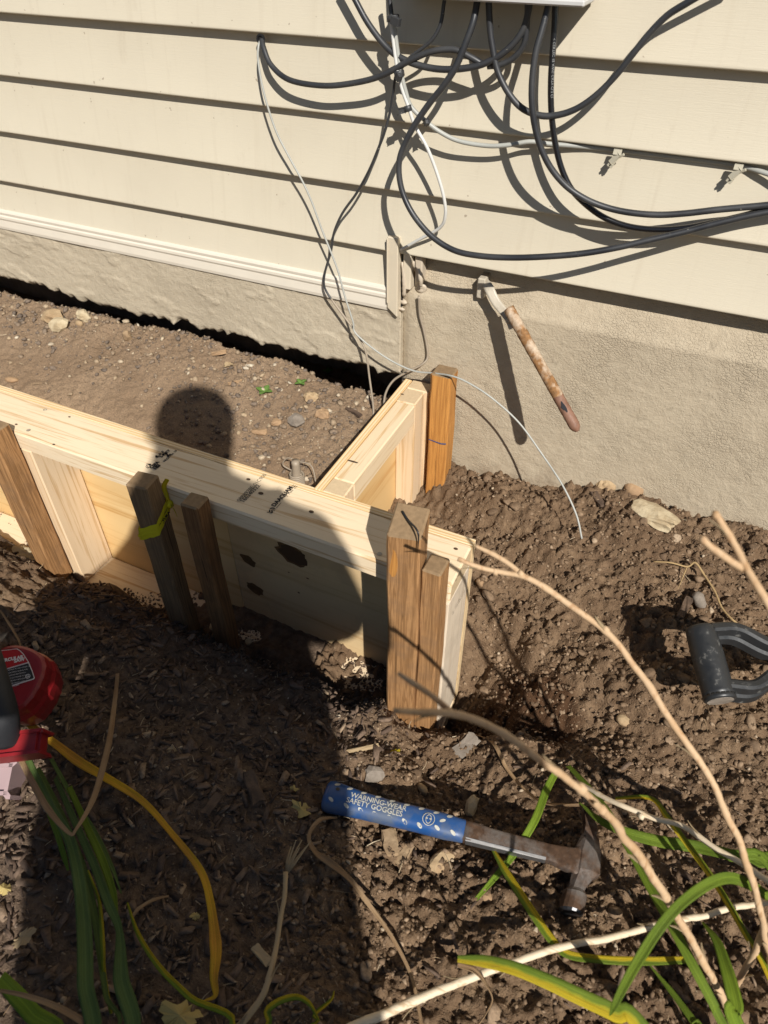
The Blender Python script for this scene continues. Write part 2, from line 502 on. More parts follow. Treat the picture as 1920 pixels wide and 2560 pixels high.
MAT['stake_orange'] = wood('stake_orange', 'Z', (.50, .235, .060), (.34, .145, .035), rough=.65, bump=.4, knots=4, hard=True, ring=60)
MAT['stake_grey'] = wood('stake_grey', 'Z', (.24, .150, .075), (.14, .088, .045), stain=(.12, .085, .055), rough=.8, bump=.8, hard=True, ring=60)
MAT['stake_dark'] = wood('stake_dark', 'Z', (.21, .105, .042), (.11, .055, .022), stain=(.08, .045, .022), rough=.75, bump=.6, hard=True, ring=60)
MAT['end_grain'] = plain('end_grain', (.30, .20, .11), .85, .2, scale=160, var=.5, bump=.6)
MAT['end_grain_pale'] = plain('end_grain_pale', (.62, .47, .29), .85, .2, scale=160, var=.3, bump=.5)
MAT['ink'] = plain('ink', (.03, .027, .03), .7, .2, scale=500, var=.9)
MAT['ink_faint'] = plain('ink_faint', (.17, .14, .11), .7, .2, scale=500, var=.9)
MAT['knot'] = plain('knot', (.15, .085, .045), .7, .3, scale=70, var=1.3, bump=.9)
MAT['knot_rim'] = plain('knot_rim', (.22, .12, .05), .7, .3, scale=90, var=.8, bump=.4)
def siding():
    k = NT('vinyl_siding')
    g = k.noise(k.coords((6, 40, 160)), 6, 3, .5, .8)
    d = k.noise(k.coords(), 2.6, 5, .6); sp = k.noise(k.coords(), 80, 2); sm = k.noise(k.coords((3, 1, 1.2)), 9, 5, .7)
    rn = k.noise(k.coords((30, 1, 1.5)), 2, 4, .6)
    cc = k.mix(k.ramp(d, [(.35, (0, 0, 0)), (.70, (.8,) * 3)]), (.525, .470, .362), (.465, .412, .315))
    cc = k.mix(k.ramp(rn, [(.56, (0, 0, 0)), (.78, (.30,) * 3)]), cc, (.40, .34, .25))
    cc = k.mix(k.ramp(sm, [(.60, (0, 0, 0)), (.78, (.35,) * 3)]), cc, (.36, .30, .22))
    cc = k.mix(k.ramp(sp, [(.735, (0, 0, 0)), (.76, (.6,) * 3)]), cc, (.18, .13, .09))
    k.col(cc)
    return k.fin(k.ramp(d, [(.3, (.38,) * 3), (.7, (.6,) * 3)]), .35, 0, k.bump(g, .30, .0008))
MAT['siding'] = siding()
MAT['trim'] = plain('trim', (.66, .60, .50), .4, .4, scale=30, var=.1, bump=.05)
MAT['trim_beige'] = plain('trim_beige', (.58, .50, .375), .45, .4, scale=40, var=.15, bump=.08)
def stucco(name, base, dark, crack):
    k = NT(name); v = k.coords()
    a = k.noise(k.coords((1, 1, 1.15)), 62, 9, .68, .3); b = k.noise(v, 6, 4)
    vo = k.n('TexVoronoi', feature='DISTANCE_TO_EDGE'); vo.inputs['Scale'].default_value = 150; k.l(k.coords((1, 1, 1.5)), vo.inputs['Vector'])
    ed = k.ramp(vo.outputs[0], [(.0, (0, 0, 0)), (.12, (1, 1, 1))])
    cm = k.ramp(b, [(.42, (0, 0, 0)), (.62, (crack,) * 3)])
    h = k.math('ADD', k.math('MULTIPLY', a, 1.0), k.math('MULTIPLY', k.math('MULTIPLY', ed, cm), .22))
    cc = k.mix(k.ramp(a, [(.3, (.6,) * 3), (.6, (0, 0, 0))]), base, dark)
    cc = k.mix(k.ramp(b, [(.45, (0, 0, 0)), (.8, (.5,) * 3)]), cc, dark)
    sz = k.n('SeparateXYZ'); k.l(k.tc.outputs['Object'], sz.inputs[0])
    spl = k.math('ADD', k.math('MULTIPLY', sz.outputs[2], -6.0), k.math('MULTIPLY', k.noise(k.coords((1, 1, .5)), 16, 6, .7), 1.6))
    cc = k.mix(k.ramp(spl, [(.55, (0, 0, 0)), (1.05, (.75,) * 3)]), cc, (.20, .14, .09))
    cc = k.mix(k.ramp(k.noise(v, 34, 6, .7), [(.62, (0, 0, 0)), (.70, (.5,) * 3)]), cc, tuple(x * .62 for x in dark))
    k.col(cc)
    fine = k.noise(v, 420, 3, .6)
    return k.fin(.75, .3, 0, k.bump(fine, .6, .0012, k.bump(h, .95, .0030)))
MAT['found_left'] = stucco('found_left', (.44, .375, .275), (.36, .30, .215), .5)
MAT['found_right'] = stucco('found_right', (.425, .355, .255), (.345, .28, .195), 1.0)
MAT['found_stain'] = plain('found_stain', (.30, .20, .145), .9, .2, scale=90, var=.6, bump=.7, bd=.002)
MAT['caulk'] = plain('caulk', (.50, .42, .32), .5, .4, scale=80, var=.2, bump=.3)
def cable_mat():
    k = NT('black_cable'); f = k.noise(k.coords(), 40, 4); g = k.noise(k.coords(), 260, 2); h = k.noise(k.coords(), 12, 4)
    cc = k.mix(k.ramp(h, [(.40, (0, 0, 0)), (.70, (1, 1, 1))]), (.018, .019, .022), (.045, .045, .045))
    k.col(k.mix(k.ramp(g, [(.755, (0, 0, 0)), (.77, (.9,) * 3)]), cc, (.45, .42, .34)))
    return k.fin(k.ramp(h, [(.3, (.32,) * 3), (.7, (.55,) * 3)]), .5, 0, k.bump(f, .08, .0006))
MAT['black_cable'] = cable_mat()
MAT['black_gloss'] = plain('black_gloss', (.008, .008, .010), .25, .6, scale=40, var=.3, bump=.05)
MAT['white_cable'] = plain('white_cable', (.60, .59, .55), .4, .5, scale=40, var=.15, bump=.05)
MAT['grey_cable'] = plain('grey_cable', (.40, .40, .36), .45, .5, scale=40, var=.3, bump=.05)
MAT['tan_cable'] = plain('tan_cable', (.33, .27, .20), .5, .4, scale=40, var=.3, bump=.1)
MAT['white_ink'] = plain('white_ink', (.32, .32, .31), .6, .3, scale=300, var=.3)
MAT['box_grey'] = plain('box_grey', (.52, .51, .49), .45, .5, scale=40, var=.12, bump=.05)
MAT['clear_clip'] = plain('clear_clip', (.46, .42, .32), .25, .6, scale=80, var=.2, bump=.1)
def rusty(name, paint, rust, lo=.45, hi=.62, metal=0.0):
    k = NT(name); a = k.noise(k.coords((1, 1, .6)), 28, 6, .65); b = k.noise(k.coords(), 160, 4)
    f = k.ramp(a, [(lo, (0, 0, 0)), (hi, (1, 1, 1))])
    k.col(k.mix(f, paint, k.mix(k.ramp(b, [(.3, (0, 0, 0)), (.7, (1, 1, 1))]), rust, tuple(c * .45 for c in rust))))
    return k.fin(k.ramp(f, [(0, (.4,) * 3), (1, (.85,) * 3)]), .4, metal, k.bump(b, .6, .001))
MAT['pipe_paint'] = rusty('pipe_paint', (.50, .40, .29), (.30, .15, .055), .36, .52)
MAT['pipe_rust'] = rusty('pipe_rust', (.24, .13, .085), (.17, .075, .04), .35, .6)
MAT['strap_metal'] = rusty('strap_metal', (.42, .37, .29), (.24, .18, .12), .5, .7)
MAT['steel'] = rusty('steel', (.20, .185, .17), (.13, .075, .045), .30, .55, .55)
MAT['steel_bright'] = plain('steel_bright', (.30, .29, .28), .42, .5, .8, scale=90, var=.5)
MAT['steel_black'] = plain('steel_black', (.03, .03, .032), .35, .6, .4, scale=60, var=.4)
def grip():
    k = NT('blue_grip'); a = k.noise(k.coords(), 18, 5, .65); b = k.noise(k.coords(), 120, 3)
    cc = k.mix(k.ramp(a, [(.48, (0, 0, 0)), (.66, (.75,) * 3)]), (.013, .062, .195), (.085, .10, .12))
    k.col(cc)
    return k.fin(k.ramp(a, [(.4, (.32,) * 3), (.7, (.6,) * 3)]), .5, 0, k.bump(b, .15, .0004))
MAT['blue_grip'] = grip()
MAT['grip_white'] = plain('grip_white', (.60, .58, .50), .6, .3, scale=150, var=.6)
MAT['red_plastic'] = plain('red_plastic', (.25, .012, .015), .38, .5, scale=60, var=.3, bump=.1)
MAT['red_label'] = plain('red_label', (.42, .02, .022), .4, .4, scale=60, var=.2)
MAT['black_label'] = plain('black_label', (.03, .028, .028), .4, .4, scale=60, var=.2)
MAT['label_white'] = plain('label_white', (.72, .66, .62), .5, .3, scale=60, var=.1)
MAT['rubber'] = plain('rubber', (.016, .017, .020), .6, .4, scale=90, var=.4, bump=.2)
MAT['pale_plastic'] = plain('pale_plastic', (.38, .27, .27), .35, .5, scale=20, var=.2)
def black_plastic():
    k = NT('black_plastic'); a = k.noise(k.coords((1, 1, 1)), 60, 5, .7)
    k.col(k.mix(k.ramp(a, [(.60, (0, 0, 0)), (.70, (.7,) * 3)]), (.017, .018, .019), (.16, .155, .14)))
    return k.fin(k.ramp(a, [(.4, (.35,) * 3), (.7, (.7,) * 3)]), .5, 0, k.bump(a, .1, .0005))
MAT['black_plastic'] = black_plastic()
def leafm(name, c1, c2, trans=.3, rough=.5, stripe=True, brown=None, edge=None, amt=.5):
    k = NT(name)
    uv = k.coords((1, 1, 1), src='UV')
    sp = k.n('SeparateXYZ'); k.l(uv, sp.inputs[0])
    au = k.math('ABSOLUTE', sp.outputs[0])
    a = k.noise(k.coords((.35, 14, 1), src='UV'), 1, 4)
    st = k.noise(k.coords((26, 6, 1), src='UV'), 1, 3); b = k.noise(k.coords((1, 1, 1)), 260, 3)
    cc = k.mix(k.ramp(a, [(.40, (0, 0, 0)), (.62, (1, 1, 1))]), c1, c2)
    if edge is not None:
        e2 = k.math('ADD', k.math('MULTIPLY', sp.outputs[0], -1.0), k.math('MULTIPLY', k.noise(k.coords((.2, 22, 1), src='UV'), 1, 4), 1.6))
        cc = k.mix(k.ramp(e2, [(amt + .30, (0, 0, 0)), (amt + 1.0, (1, 1, 1))]), cc, edge)
    if brown is not None:
        e3 = k.math('ADD', sp.outputs[0], k.math('MULTIPLY', k.noise(k.coords((.8, 30, 1), src='UV'), 1, 5, .65), 2.2))
        cc = k.mix(k.ramp(e3, [(1.55, (0, 0, 0)), (1.75, (.9,) * 3)]), cc, brown)
    cc = k.mix(k.ramp(st, [(.36, (.75,) * 3), (.58, (0, 0, 0))]), cc, tuple(x * .5 for x in c1))
    dr = k.noise(k.coords((.5, 20, 1), src='UV'), 1, 5, .7)
    cc = k.mix(k.ramp(dr, [(.62, (0, 0, 0)), (.74, (.55,) * 3)]), cc, (.20, .13, .06))
    cc = k.mix(k.ramp(au, [(.0, (.35,) * 3), (.16, (0, 0, 0))]), cc, tuple(min(1, x * 1.5) for x in c2))
    cc = k.mix(k.ramp(b, [(.68, (0, 0, 0)), (.74, (.5,) * 3)]), cc, (.10, .07, .03))
    k.col(cc); m = k.fin(k.ramp(dr, [(.35, (rough,) * 3), (.65, (.85,) * 3)]), .25, 0, k.bump(st, .7, .001))
    tr = k.n('BsdfTranslucent'); k.l(cc, tr.inputs[0])
    mx = k.n('MixShader'); mx.inputs[0].default_value = trans
    k.l(k.b.outputs[0], mx.inputs[1]); k.l(tr.outputs[0], mx.inputs[2]); k.l(mx.outputs[0], k.out.inputs[0])
    return m
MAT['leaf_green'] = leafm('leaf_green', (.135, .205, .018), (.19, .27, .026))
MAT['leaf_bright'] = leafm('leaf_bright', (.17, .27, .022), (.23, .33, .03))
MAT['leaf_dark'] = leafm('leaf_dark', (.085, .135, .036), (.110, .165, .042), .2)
MAT['leaf_yellow'] = leafm('leaf_yellow', (.58, .40, .015), (.45, .38, .02), .3, .5, True, (.34, .15, .03), (.12, .20, .015), .55)
MAT['leaf_mixed'] = leafm('leaf_mixed', (.14, .21, .018), (.19, .26, .024), .3, .5, True, None, (.58, .42, .015), .35)
MAT['leaf_edge'] = leafm('leaf_edge', (.14, .21, .018), (.19, .26, .024), .3, .5, True, (.28, .10, .035), (.60, .44, .02), .25)
MAT['leaf_orange'] = leafm('leaf_orange', (.74, .45, .03), (.66, .31, .04), .3, .5, True, (.36, .16, .06))
MAT['leaf_dry'] = leafm('leaf_dry', (.40, .27, .15), (.30, .18, .09), .15, .75)
MAT['leaf_litter'] = leafm('leaf_litter', (.50, .42, .14), (.40, .29, .12), .2, .7)
MAT['leaf_pale'] = leafm('leaf_pale', (.46, .36, .22), (.34, .24, .13), .15, .75)
MAT['clover'] = leafm('clover', (.14, .28, .05), (.20, .33, .08), .3, .5)
MAT['stalk'] = wood('stalk', 'Z', (.50, .35, .21), (.38, .23, .12), ring=140, rough=.7, stain=(.38, .22, .10))
MAT['stalk_pale'] = wood('stalk_pale', 'X', (.62, .51, .36), (.45, .33, .2), ring=140, rough=.6)
MAT['root'] = plain('root', (.42, .29, .14), .8, .2, scale=80, var=.4)
def rock(name, c1, c2, sc=30):
    k = NT(name); a = k.noise(k.coords(), sc, 6, .65); b = k.noise(k.coords(), sc * 6, 4)
    k.col(k.mix(k.ramp(a, [(.35, (0, 0, 0)), (.65, (1, 1, 1))]), c1, c2))
    return k.fin(.85, .3, 0, k.bump(k.math('ADD', a, k.math('MULTIPLY', b, .4)), .8, .003))
MAT['limestone'] = rock('limestone', (.50, .42, .28), (.32, .24, .14))
MAT['stone_grey'] = rock('stone_grey', (.26, .22, .18), (.17, .14, .11))
MAT['stone_tan'] = rock('stone_tan', (.42, .31, .18), (.30, .20, .11))
MAT['stone_orange'] = rock('stone_orange', (.38, .25, .14), (.27, .17, .095))
MAT['bark'] = rock('bark', (.13, .085, .055), (.06, .04, .028), 40)
MAT['chip_tan'] = rock('chip_tan', (.34, .24, .14), (.24, .16, .09), 40)
def island(name, stops, rough=.9, bs=.5):
    k = NT(name); g = k.n('NewGeometry'); f = k.noise(k.coords(), 240, 3)
    cc = k.ramp(g.outputs['Random Per Island'], stops)
    k.col(k.mix(k.ramp(f, [(.3, (.45,) * 3), (.65, (0, 0, 0))]), cc, (.03, .022, .016)))
    return k.fin(rough, .25, 0, k.bump(f, bs, .001))
MAT['chips'] = island('chips', [(0, (.062, .041, .029)), (.45, (.120, .080, .056)), (.8, (.178, .121, .083)), (.95, (.25, .175, .115)), (1, (.38, .28, .18))])
MAT['clods'] = island('clods', [(0, (.120, .076, .044)), (.35, (.185, .122, .073)), (.75, (.245, .165, .100)), (.95, (.29, .20, .125)), (.985, (.36, .26, .17)), (1, (.46, .37, .26))])
MAT['pebbles'] = island('pebbles', [(0, (.12, .095, .075)), (.4, (.20, .15, .11)), (.7, (.28, .205, .135)), (.9, (.40, .30, .19)), (1, (.56, .48, .36))], .8)
MAT['straw'] = island('straw', [(0, (.20, .13, .07)), (.5, (.36, .26, .15)), (1, (.55, .46, .32))], .8)
def ground_mat():
    k = NT('ground_soil')
    at = k.n('VertexColor'); at.layer_name = 'zone'
    s = k.n('SeparateColor'); k.l(at.outputs[0], s.inputs[0])
    v = k.coords()
    a = k.noise(v, 7, 5, .6); b = k.noise(v, 60, 5, .65); c = k.noise(v, 330, 4, .65)
    soil = k.mix(k.ramp(b, [(.35, (0, 0, 0)), (.68, (1, 1, 1))]), (.130, .081, .046), (.250, .166, .098))
    soil = k.mix(k.ramp(a, [(.42, (.55,) * 3), (.60, (0, 0, 0))]), soil, (.110, .066, .037))
    mul = k.mix(k.ramp(b, [(.35, (0, 0, 0)), (.65, (1, 1, 1))]), (.080, .054, .037), (.172, .120, .081))
    ins = k.mix(k.ramp(a, [(.35, (0, 0, 0)), (.65, (1, 1, 1))]), (.235, .158, .096), (.315, .220, .138))
    ins = k.mix(k.ramp(c, [(.40, (.5,) * 3), (.6, (0, 0, 0))]), ins, (.13, .092, .062))
    soil = k.mix(k.math('SUBTRACT', 1.0, at.outputs[1]), soil, (.075, .038, .018))
    cc = k.mix(s.outputs[0], soil, mul); cc = k.mix(s.outputs[2], cc, ins)
    sp = k.ramp(k.noise(v, 210, 2), [(.72, (0, 0, 0)), (.76, (.75,) * 3)])
    k.col(k.mix(sp, cc, (.36, .28, .18)))
    h = k.math('ADD', k.math('MULTIPLY', b, .8), k.math('MULTIPLY', c, .6))
    return k.fin(.92, .2, 0, k.bump(h, 1.0, .006))
MAT['ground'] = ground_mat()
MAT['cloth_dark'] = plain('cloth_dark', (.04, .045, .06), .9, .2, scale=200, var=.3, bump=.3)
MAT['denim'] = plain('denim', (.05, .07, .12), .9, .2, scale=200, var=.3, bump=.3)
MAT['skin'] = plain('skin', (.48, .28, .19), .55, .4, scale=60, var=.15, bump=.1)
MAT['hair'] = plain('hair', (.05, .03, .018), .6, .4, scale=200, var=.4, bump=.4)
MAT['tape'] = leafm('tape', (.72, .58, .02), (.80, .66, .03), .3, .4)

# ================================================================== SETTING: ground
def build_ground():
    def graded(a, b, st, lo, hi):
        mid = np.arange(a, b, st)
        def grow(start, end, s0):
            out = []; p = start; s = s0
            while abs(p - start) < abs(end - start):
                s *= 1.22; p = p + (s if end > start else -s); out.append(p)
            return out
        return np.array(sorted(grow(a, lo, st) + list(mid) + grow(mid[-1], hi, st)))
    xs = graded(-1.86, .50, .0036, -30, 30); ys = graded(-1.22, .03, .0036, -30, 30)
    X, Y = np.meshgrid(xs, ys)
    x = X.ravel(); y = Y.ravel()
    z = ground_z(x, y)
    # settle the rim of the big sheet
    V = np.stack([x, y, z], 1)
    nx, ny = len(xs), len(ys)
    i = np.arange(nx * ny).reshape(ny, nx)
    F = np.stack([i[:-1, :-1].ravel(), i[:-1, 1:].ravel(), i[1:, 1:].ravel(), i[1:, :-1].ravel()], 1)
    o = mk('ground', V, F, MAT['ground'], None, True)
    mu, so, ins = zones(x, y)
    damp = 1 - sstep(.6, 1.2, np.hypot((x + .10) / .12, (y + .43) / .075) + .7 * fbm(x * 16, y * 16, 84, 3))
    col = np.stack([mu, so, ins, 1 - damp], 1).astype(np.float32)
    at = o.data.color_attributes.new('zone', 'FLOAT_COLOR', 'POINT')
    at.data.foreach_set('color', col.ravel())
    tag(o, 'brown dug soil and dark mulch around the house wall', None, None, 'structure')
    return o
build_ground()

def ico_base(sub):
    bm = bmesh.new(); bmesh.ops.create_icosphere(bm, subdivisions=sub, radius=1.0)
    V = np.array([v.co[:] for v in bm.verts]); F = np.array([[v.index for v in f.verts] for f in bm.faces]); bm.free()
    return V, F
def scatter_lumps(name, label, pts, sizes, mat, sub=1, flat=.7, sink=.3, seed=1, cat=None, jit=.28):
    rs = np.random.default_rng(seed); BV, BF = ico_base(sub)
    n = len(pts); nv = len(BV)
    an = rs.uniform(0, 2 * math.pi, n); sc = sizes[:, None] * np.stack([rs.uniform(.75, 1.3, n), rs.uniform(.7, 1.1, n), flat * rs.uniform(.6, 1.1, n)], 1)
    P = np.repeat(BV[None], n, 0) * (1 + jit * rs.uniform(-1, 1, (n, nv, 1)))
    for c_ in range(6):
        kk = rs.normal(size=(n, 3)); kk /= np.linalg.norm(kk, axis=1)[:, None]; d0 = rs.uniform(.45, .85, n)
        e_ = np.maximum(0, np.einsum('nvk,nk->nv', P, kk) - d0[:, None])
        P = P - e_[..., None] * kk[:, None, :]
    P = P * sc[:, None, :] * 1.15
    tl = rs.uniform(-.5, .5, n)
    c, s = np.cos(tl), np.sin(tl)
    px = P[..., 0] * c[:, None] - P[..., 2] * s[:, None]; pz = P[..., 0] * s[:, None] + P[..., 2] * c[:, None]
    P[..., 0] = px; P[..., 2] = pz
    c, s = np.cos(an), np.sin(an)
    px = P[..., 0] * c[:, None] - P[..., 1] * s[:, None]; py = P[..., 0] * s[:, None] + P[..., 1] * c[:, None]
    P[..., 0] = px; P[..., 1] = py
    P += pts[:, None, :]; P[..., 2] += (sc[:, 2] * (1 - sink))[:, None] - sc[:, 2:3] * .3
    F = (np.repeat(BF[None], n, 0) + (np.arange(n) * nv)[:, None, None]).reshape(-1, 3)
    o = mk(name, P.reshape(-1, 3), F, mat)
    tag(o, label, None, None, 'stuff'); return o
def rand_pts(n, x0, x1, y0, y1, seed, cond=None):
    rs = np.random.default_rng(seed)
    x = rs.uniform(x0, x1, n); y = rs.uniform(y0, y1, n)
    if cond is not None:
        m = cond(x, y, rs); x = x[m]; y = y[m]
    return np.stack([x, y, ground_z(x, y)], 1)
free_form = lambda x, y: ~((y > -.47) & (y < -.36) & (x < -.19)) & ~((x > -.475) & (x < -.35) & (y > -.37))
p = rand_pts(85000, -.75, .62, -1.15, .005, 101, lambda x, y, r: (zones(x, y)[1] > r.uniform(0, 1, len(x))) & free_form(x, y) & (fbm(x * 6, y * 6, 5, 3) + r.uniform(-.2, .9, len(x)) > .05))
sz = .0008 + .0038 * np.random.default_rng(3).power(.24, len(p))
scatter_lumps('soil_crumbs', 'brown crumbs of dug soil', p, sz, MAT['clods'], 1, .8, .35, 5, jit=.4)
p = rand_pts(3200, -.7, .62, -1.15, .0, 102, lambda x, y, r: (zones(x, y)[1] > r.uniform(0, 1, len(x))) & free_form(x, y) & (fbm(x * 5, y * 5, 6, 3) + .4 * (x > .1) + .25 * (y > -.4) + r.uniform(-.4, .4, len(x)) > .1))
sz = .0025 + .0085 * np.random.default_rng(4).power(.16, len(p))
scatter_lumps('soil_clods', 'loose brown clods of dug soil', p, sz, MAT['clods'], 2, .75, .6, 6, jit=.13)
p = rand_pts(8500, -1.85, -.475, -.36, .0, 103, lambda x, y, r: (y + .08 * r.uniform(-1, 1, len(x)) > -.12 - .14 * sstep(-1.0, -.7, x)) | (r.uniform(0, 1, len(x)) < .08))
sz = .0012 + .0062 * np.random.default_rng(5).power(.22, len(p))
scatter_lumps('fine_gravel', 'fine gravel on the soil inside the form', p, sz, MAT['pebbles'], 1, .75, .25, 7)
p = rand_pts(14000, -1.8, .0, -1.15, -.475, 104, lambda x, y, r: (zones(x, y)[0] > .3) & (r.uniform(0, 1, len(x)) < .18 + .8 * ((x < -.98) & (y > -.72)) + .45 * sstep(-.62, -.4, x)))
sz = .0009 + .0030 * np.random.default_rng(6).power(.26, len(p))
scatter_lumps('mulch_grit', 'small grit and pebbles among the mulch', p, sz, MAT['pebbles'], 1, .7, .4, 8)

def mulch_chips():
    rs = np.random.default_rng(9)
    pts = rand_pts(26000, -1.85, .15, -1.2, -.462, 105, lambda x, y, r: (zones(x, y)[0] > r.uniform(.05, .8, len(x))))
    more = rand_pts(2300, -.5, .3, -1.15, -.47, 106, lambda x, y, r: r.uniform(0, 1, len(x)) < .35)
    pts = np.concatenate([pts, more]); n = len(pts)
    L = .002 + .0115 * rs.power(.28, n); W = L * rs.uniform(.12, .42, n); T = np.minimum(W * rs.uniform(.2, .5, n), .0028)
    base = np.array([(sx, sy, sz) for sz in (-1, 1) for sx, sy in ((-1, -.7), (-.55, -1), (.6, -.9), (1, -.2), (.75, .8), (-.8, .9))], float)
    P = np.repeat(base[None], n, 0) + rs.uniform(-.22, .22, (n, 12, 3)) * np.array([1, 1, .35])
    P *= np.stack([L, W, T], 1)[:, None, :]
    pit = rs.normal(0, .28, n); yaw = rs.uniform(0, 6.28, n); rol = rs.normal(0, .3, n)
    c, s = np.cos(rol)[:, None], np.sin(rol)[:, None]
    y, z = P[..., 1] * c - P[..., 2] * s, P[..., 1] * s + P[..., 2] * c; P[..., 1], P[..., 2] = y, z
    c, s = np.cos(pit)[:, None], np.sin(pit)[:, None]
    x, z = P[..., 0] * c - P[..., 2] * s, P[..., 0] * s + P[..., 2] * c; P[..., 0], P[..., 2] = x, z
    c, s = np.cos(yaw)[:, None], np.sin(yaw)[:, None]
    x, y = P[..., 0] * c - P[..., 1] * s, P[..., 0] * s + P[..., 1] * c; P[..., 0], P[..., 1] = x, y
    P += pts[:, None, :]; P[..., 2] += rs.uniform(.000, .006, n)[:, None]
    tri = []
    for k in range(1, 5): tri.append((0, k + 1, k)); tri.append((6, 6 + k, 6 + k + 1))
    for k in range(6):
        k2 = (k + 1) % 6; tri.append((k, k2, 6 + k2)); tri.append((k, 6 + k2, 6 + k))
    F = (np.array(tri)[None] + (np.arange(n) * 12)[:, None, None]).reshape(-1, 3)
    o = mk('mulch_chips', P.reshape(-1, 3), F, MAT['chips'])
    tag(o, 'dark shredded bark mulch over the bed', None, None, 'stuff')
mulch_chips()

def straw():
    rs = np.random.default_rng(21)
    pts = rand_pts(1500, -1.8, .5, -1.15, -.0, 107, lambda x, y, r: free_form(x, y) & (r.uniform(0, 1, len(x)) < .25 + .5 * (y < -.45)))
    V = []; F = []
    for q in pts:
        L = rs.uniform(.006, .03) * rs.uniform(.4, 1); a = rs.uniform(0, 6.28); r = rs.uniform(.0003, .0009); b = rs.uniform(-.3, .3)
        d = np.array([math.cos(a), math.sin(a), rs.uniform(-.12, .25)]); sd = np.array([-math.sin(a), math.cos(a), 0])
        P = np.array([q + d * L * t + sd * b * L * t * (1 - t) + np.array([0, 0, .002]) for t in (0, .5, 1)])
        o = len(V)
        for i, p_ in enumerate(P):
            rr = r * (1, .9, .4)[i]
            V += [p_ + sd * rr, p_ + np.array([0, 0, rr]), p_ - sd * rr]
        for i in range(2):
            for k in range(3): F.append((o + i * 3 + k, o + i * 3 + (k + 1) % 3, o + i * 3 + 3 + (k + 1) % 3, o + i * 3 + 3 + k))
    tag(mk('dry_straw', V, F, MAT['straw']), 'short dry straw and root bits scattered on the soil', None, None, 'stuff')
straw()

# ================================================================== SETTING: house wall
H = .1016
house = thing('house', 'beige vinyl-sided house wall on a painted rough concrete foundation', 'house', (0, .02, -.44))
def siding_plank(k, x0, x1, zb=None):
    z0 = k * H if zb is None else zb
    z1 = (k + 1) * H
    e = .0155
    prof = [(e + .0015, z1 + .012), (e, z1), (.0012, z0 + .005), (.0, z0 + .0028), (.0006, z0 + .0008), (.0026, z0), (e + .006, z0 + .0002), (e + .008, z0 + .004)]
    xs = np.linspace(x0, x1, 60); V = []; F = []
    rs = np.random.default_rng(k + 50); ph = rs.uniform(0, 6, 3)
    n = len(prof)
    for x in xs:
        wv = .0009 * math.sin(x * 2.1 + ph[0]) + .0005 * math.sin(x * 5.3 + ph[1])
        for (yy, zz) in prof: V.append((x, yy + wv, zz + .0008 * math.sin(x * 1.3 + ph[2])))
    for i in range(len(xs) - 1):
        for j in range(n - 1): F.append((i * n + j, i * n + j + 1, (i + 1) * n + j + 1, (i + 1) * n + j))
    o = mk('siding_plank', V, F, MAT['siding'], house)
    for i, pl in enumerate(o.data.polygons): pl.use_smooth = (i % (n - 1)) in (1, 2, 3, 4)
    return o
for k in range(0, 24): siding_plank(k, -5, 4)
siding_plank(-1, -5, -.488, -.076)
box('wall_sheathing', -5, 4, .03, .16, .004, 24 * H, MAT['trim_beige'], house)
# finishing strip under the left siding: three-ridged J profile
def strip():
    prof = [(.012, -.060), (-.002, -.064), (-.0035, -.068), (-.0026, -.072), (-.002, -.074), (-.0036, -.077), (-.0036, -.082), (-.0015, -.086), (-.0022, -.101), (-.001, -.107), (.012, -.109)]
    xs = np.linspace(-5, -.506, 50); n = len(prof)
    V = [(x, y, z + .0008 * math.sin(x * 3)) for x in xs for y, z in prof]
    F = [(i * n + j, i * n + j + 1, (i + 1) * n + j + 1, (i + 1) * n + j) for i in range(len(xs) - 1) for j in range(n - 1)]
    mk('trim_strip', V, F, MAT['trim'], house)
strip()
bmx = box_bm(-.506, -.486, -.0075, .010, -.106, .029, .0012, 1)
for v in bmx.verts:
    if v.co.z < -.06: v.co.z += (-.485 - v.co.x) * .8 - .010
ch = bm_obj('channel_end', bmx, MAT['trim_beige'], house)
box('channel_lip', -.5065, -.5040, -.0092, -.0074, -.090, .027, MAT['trim_beige'], ch, .0006)
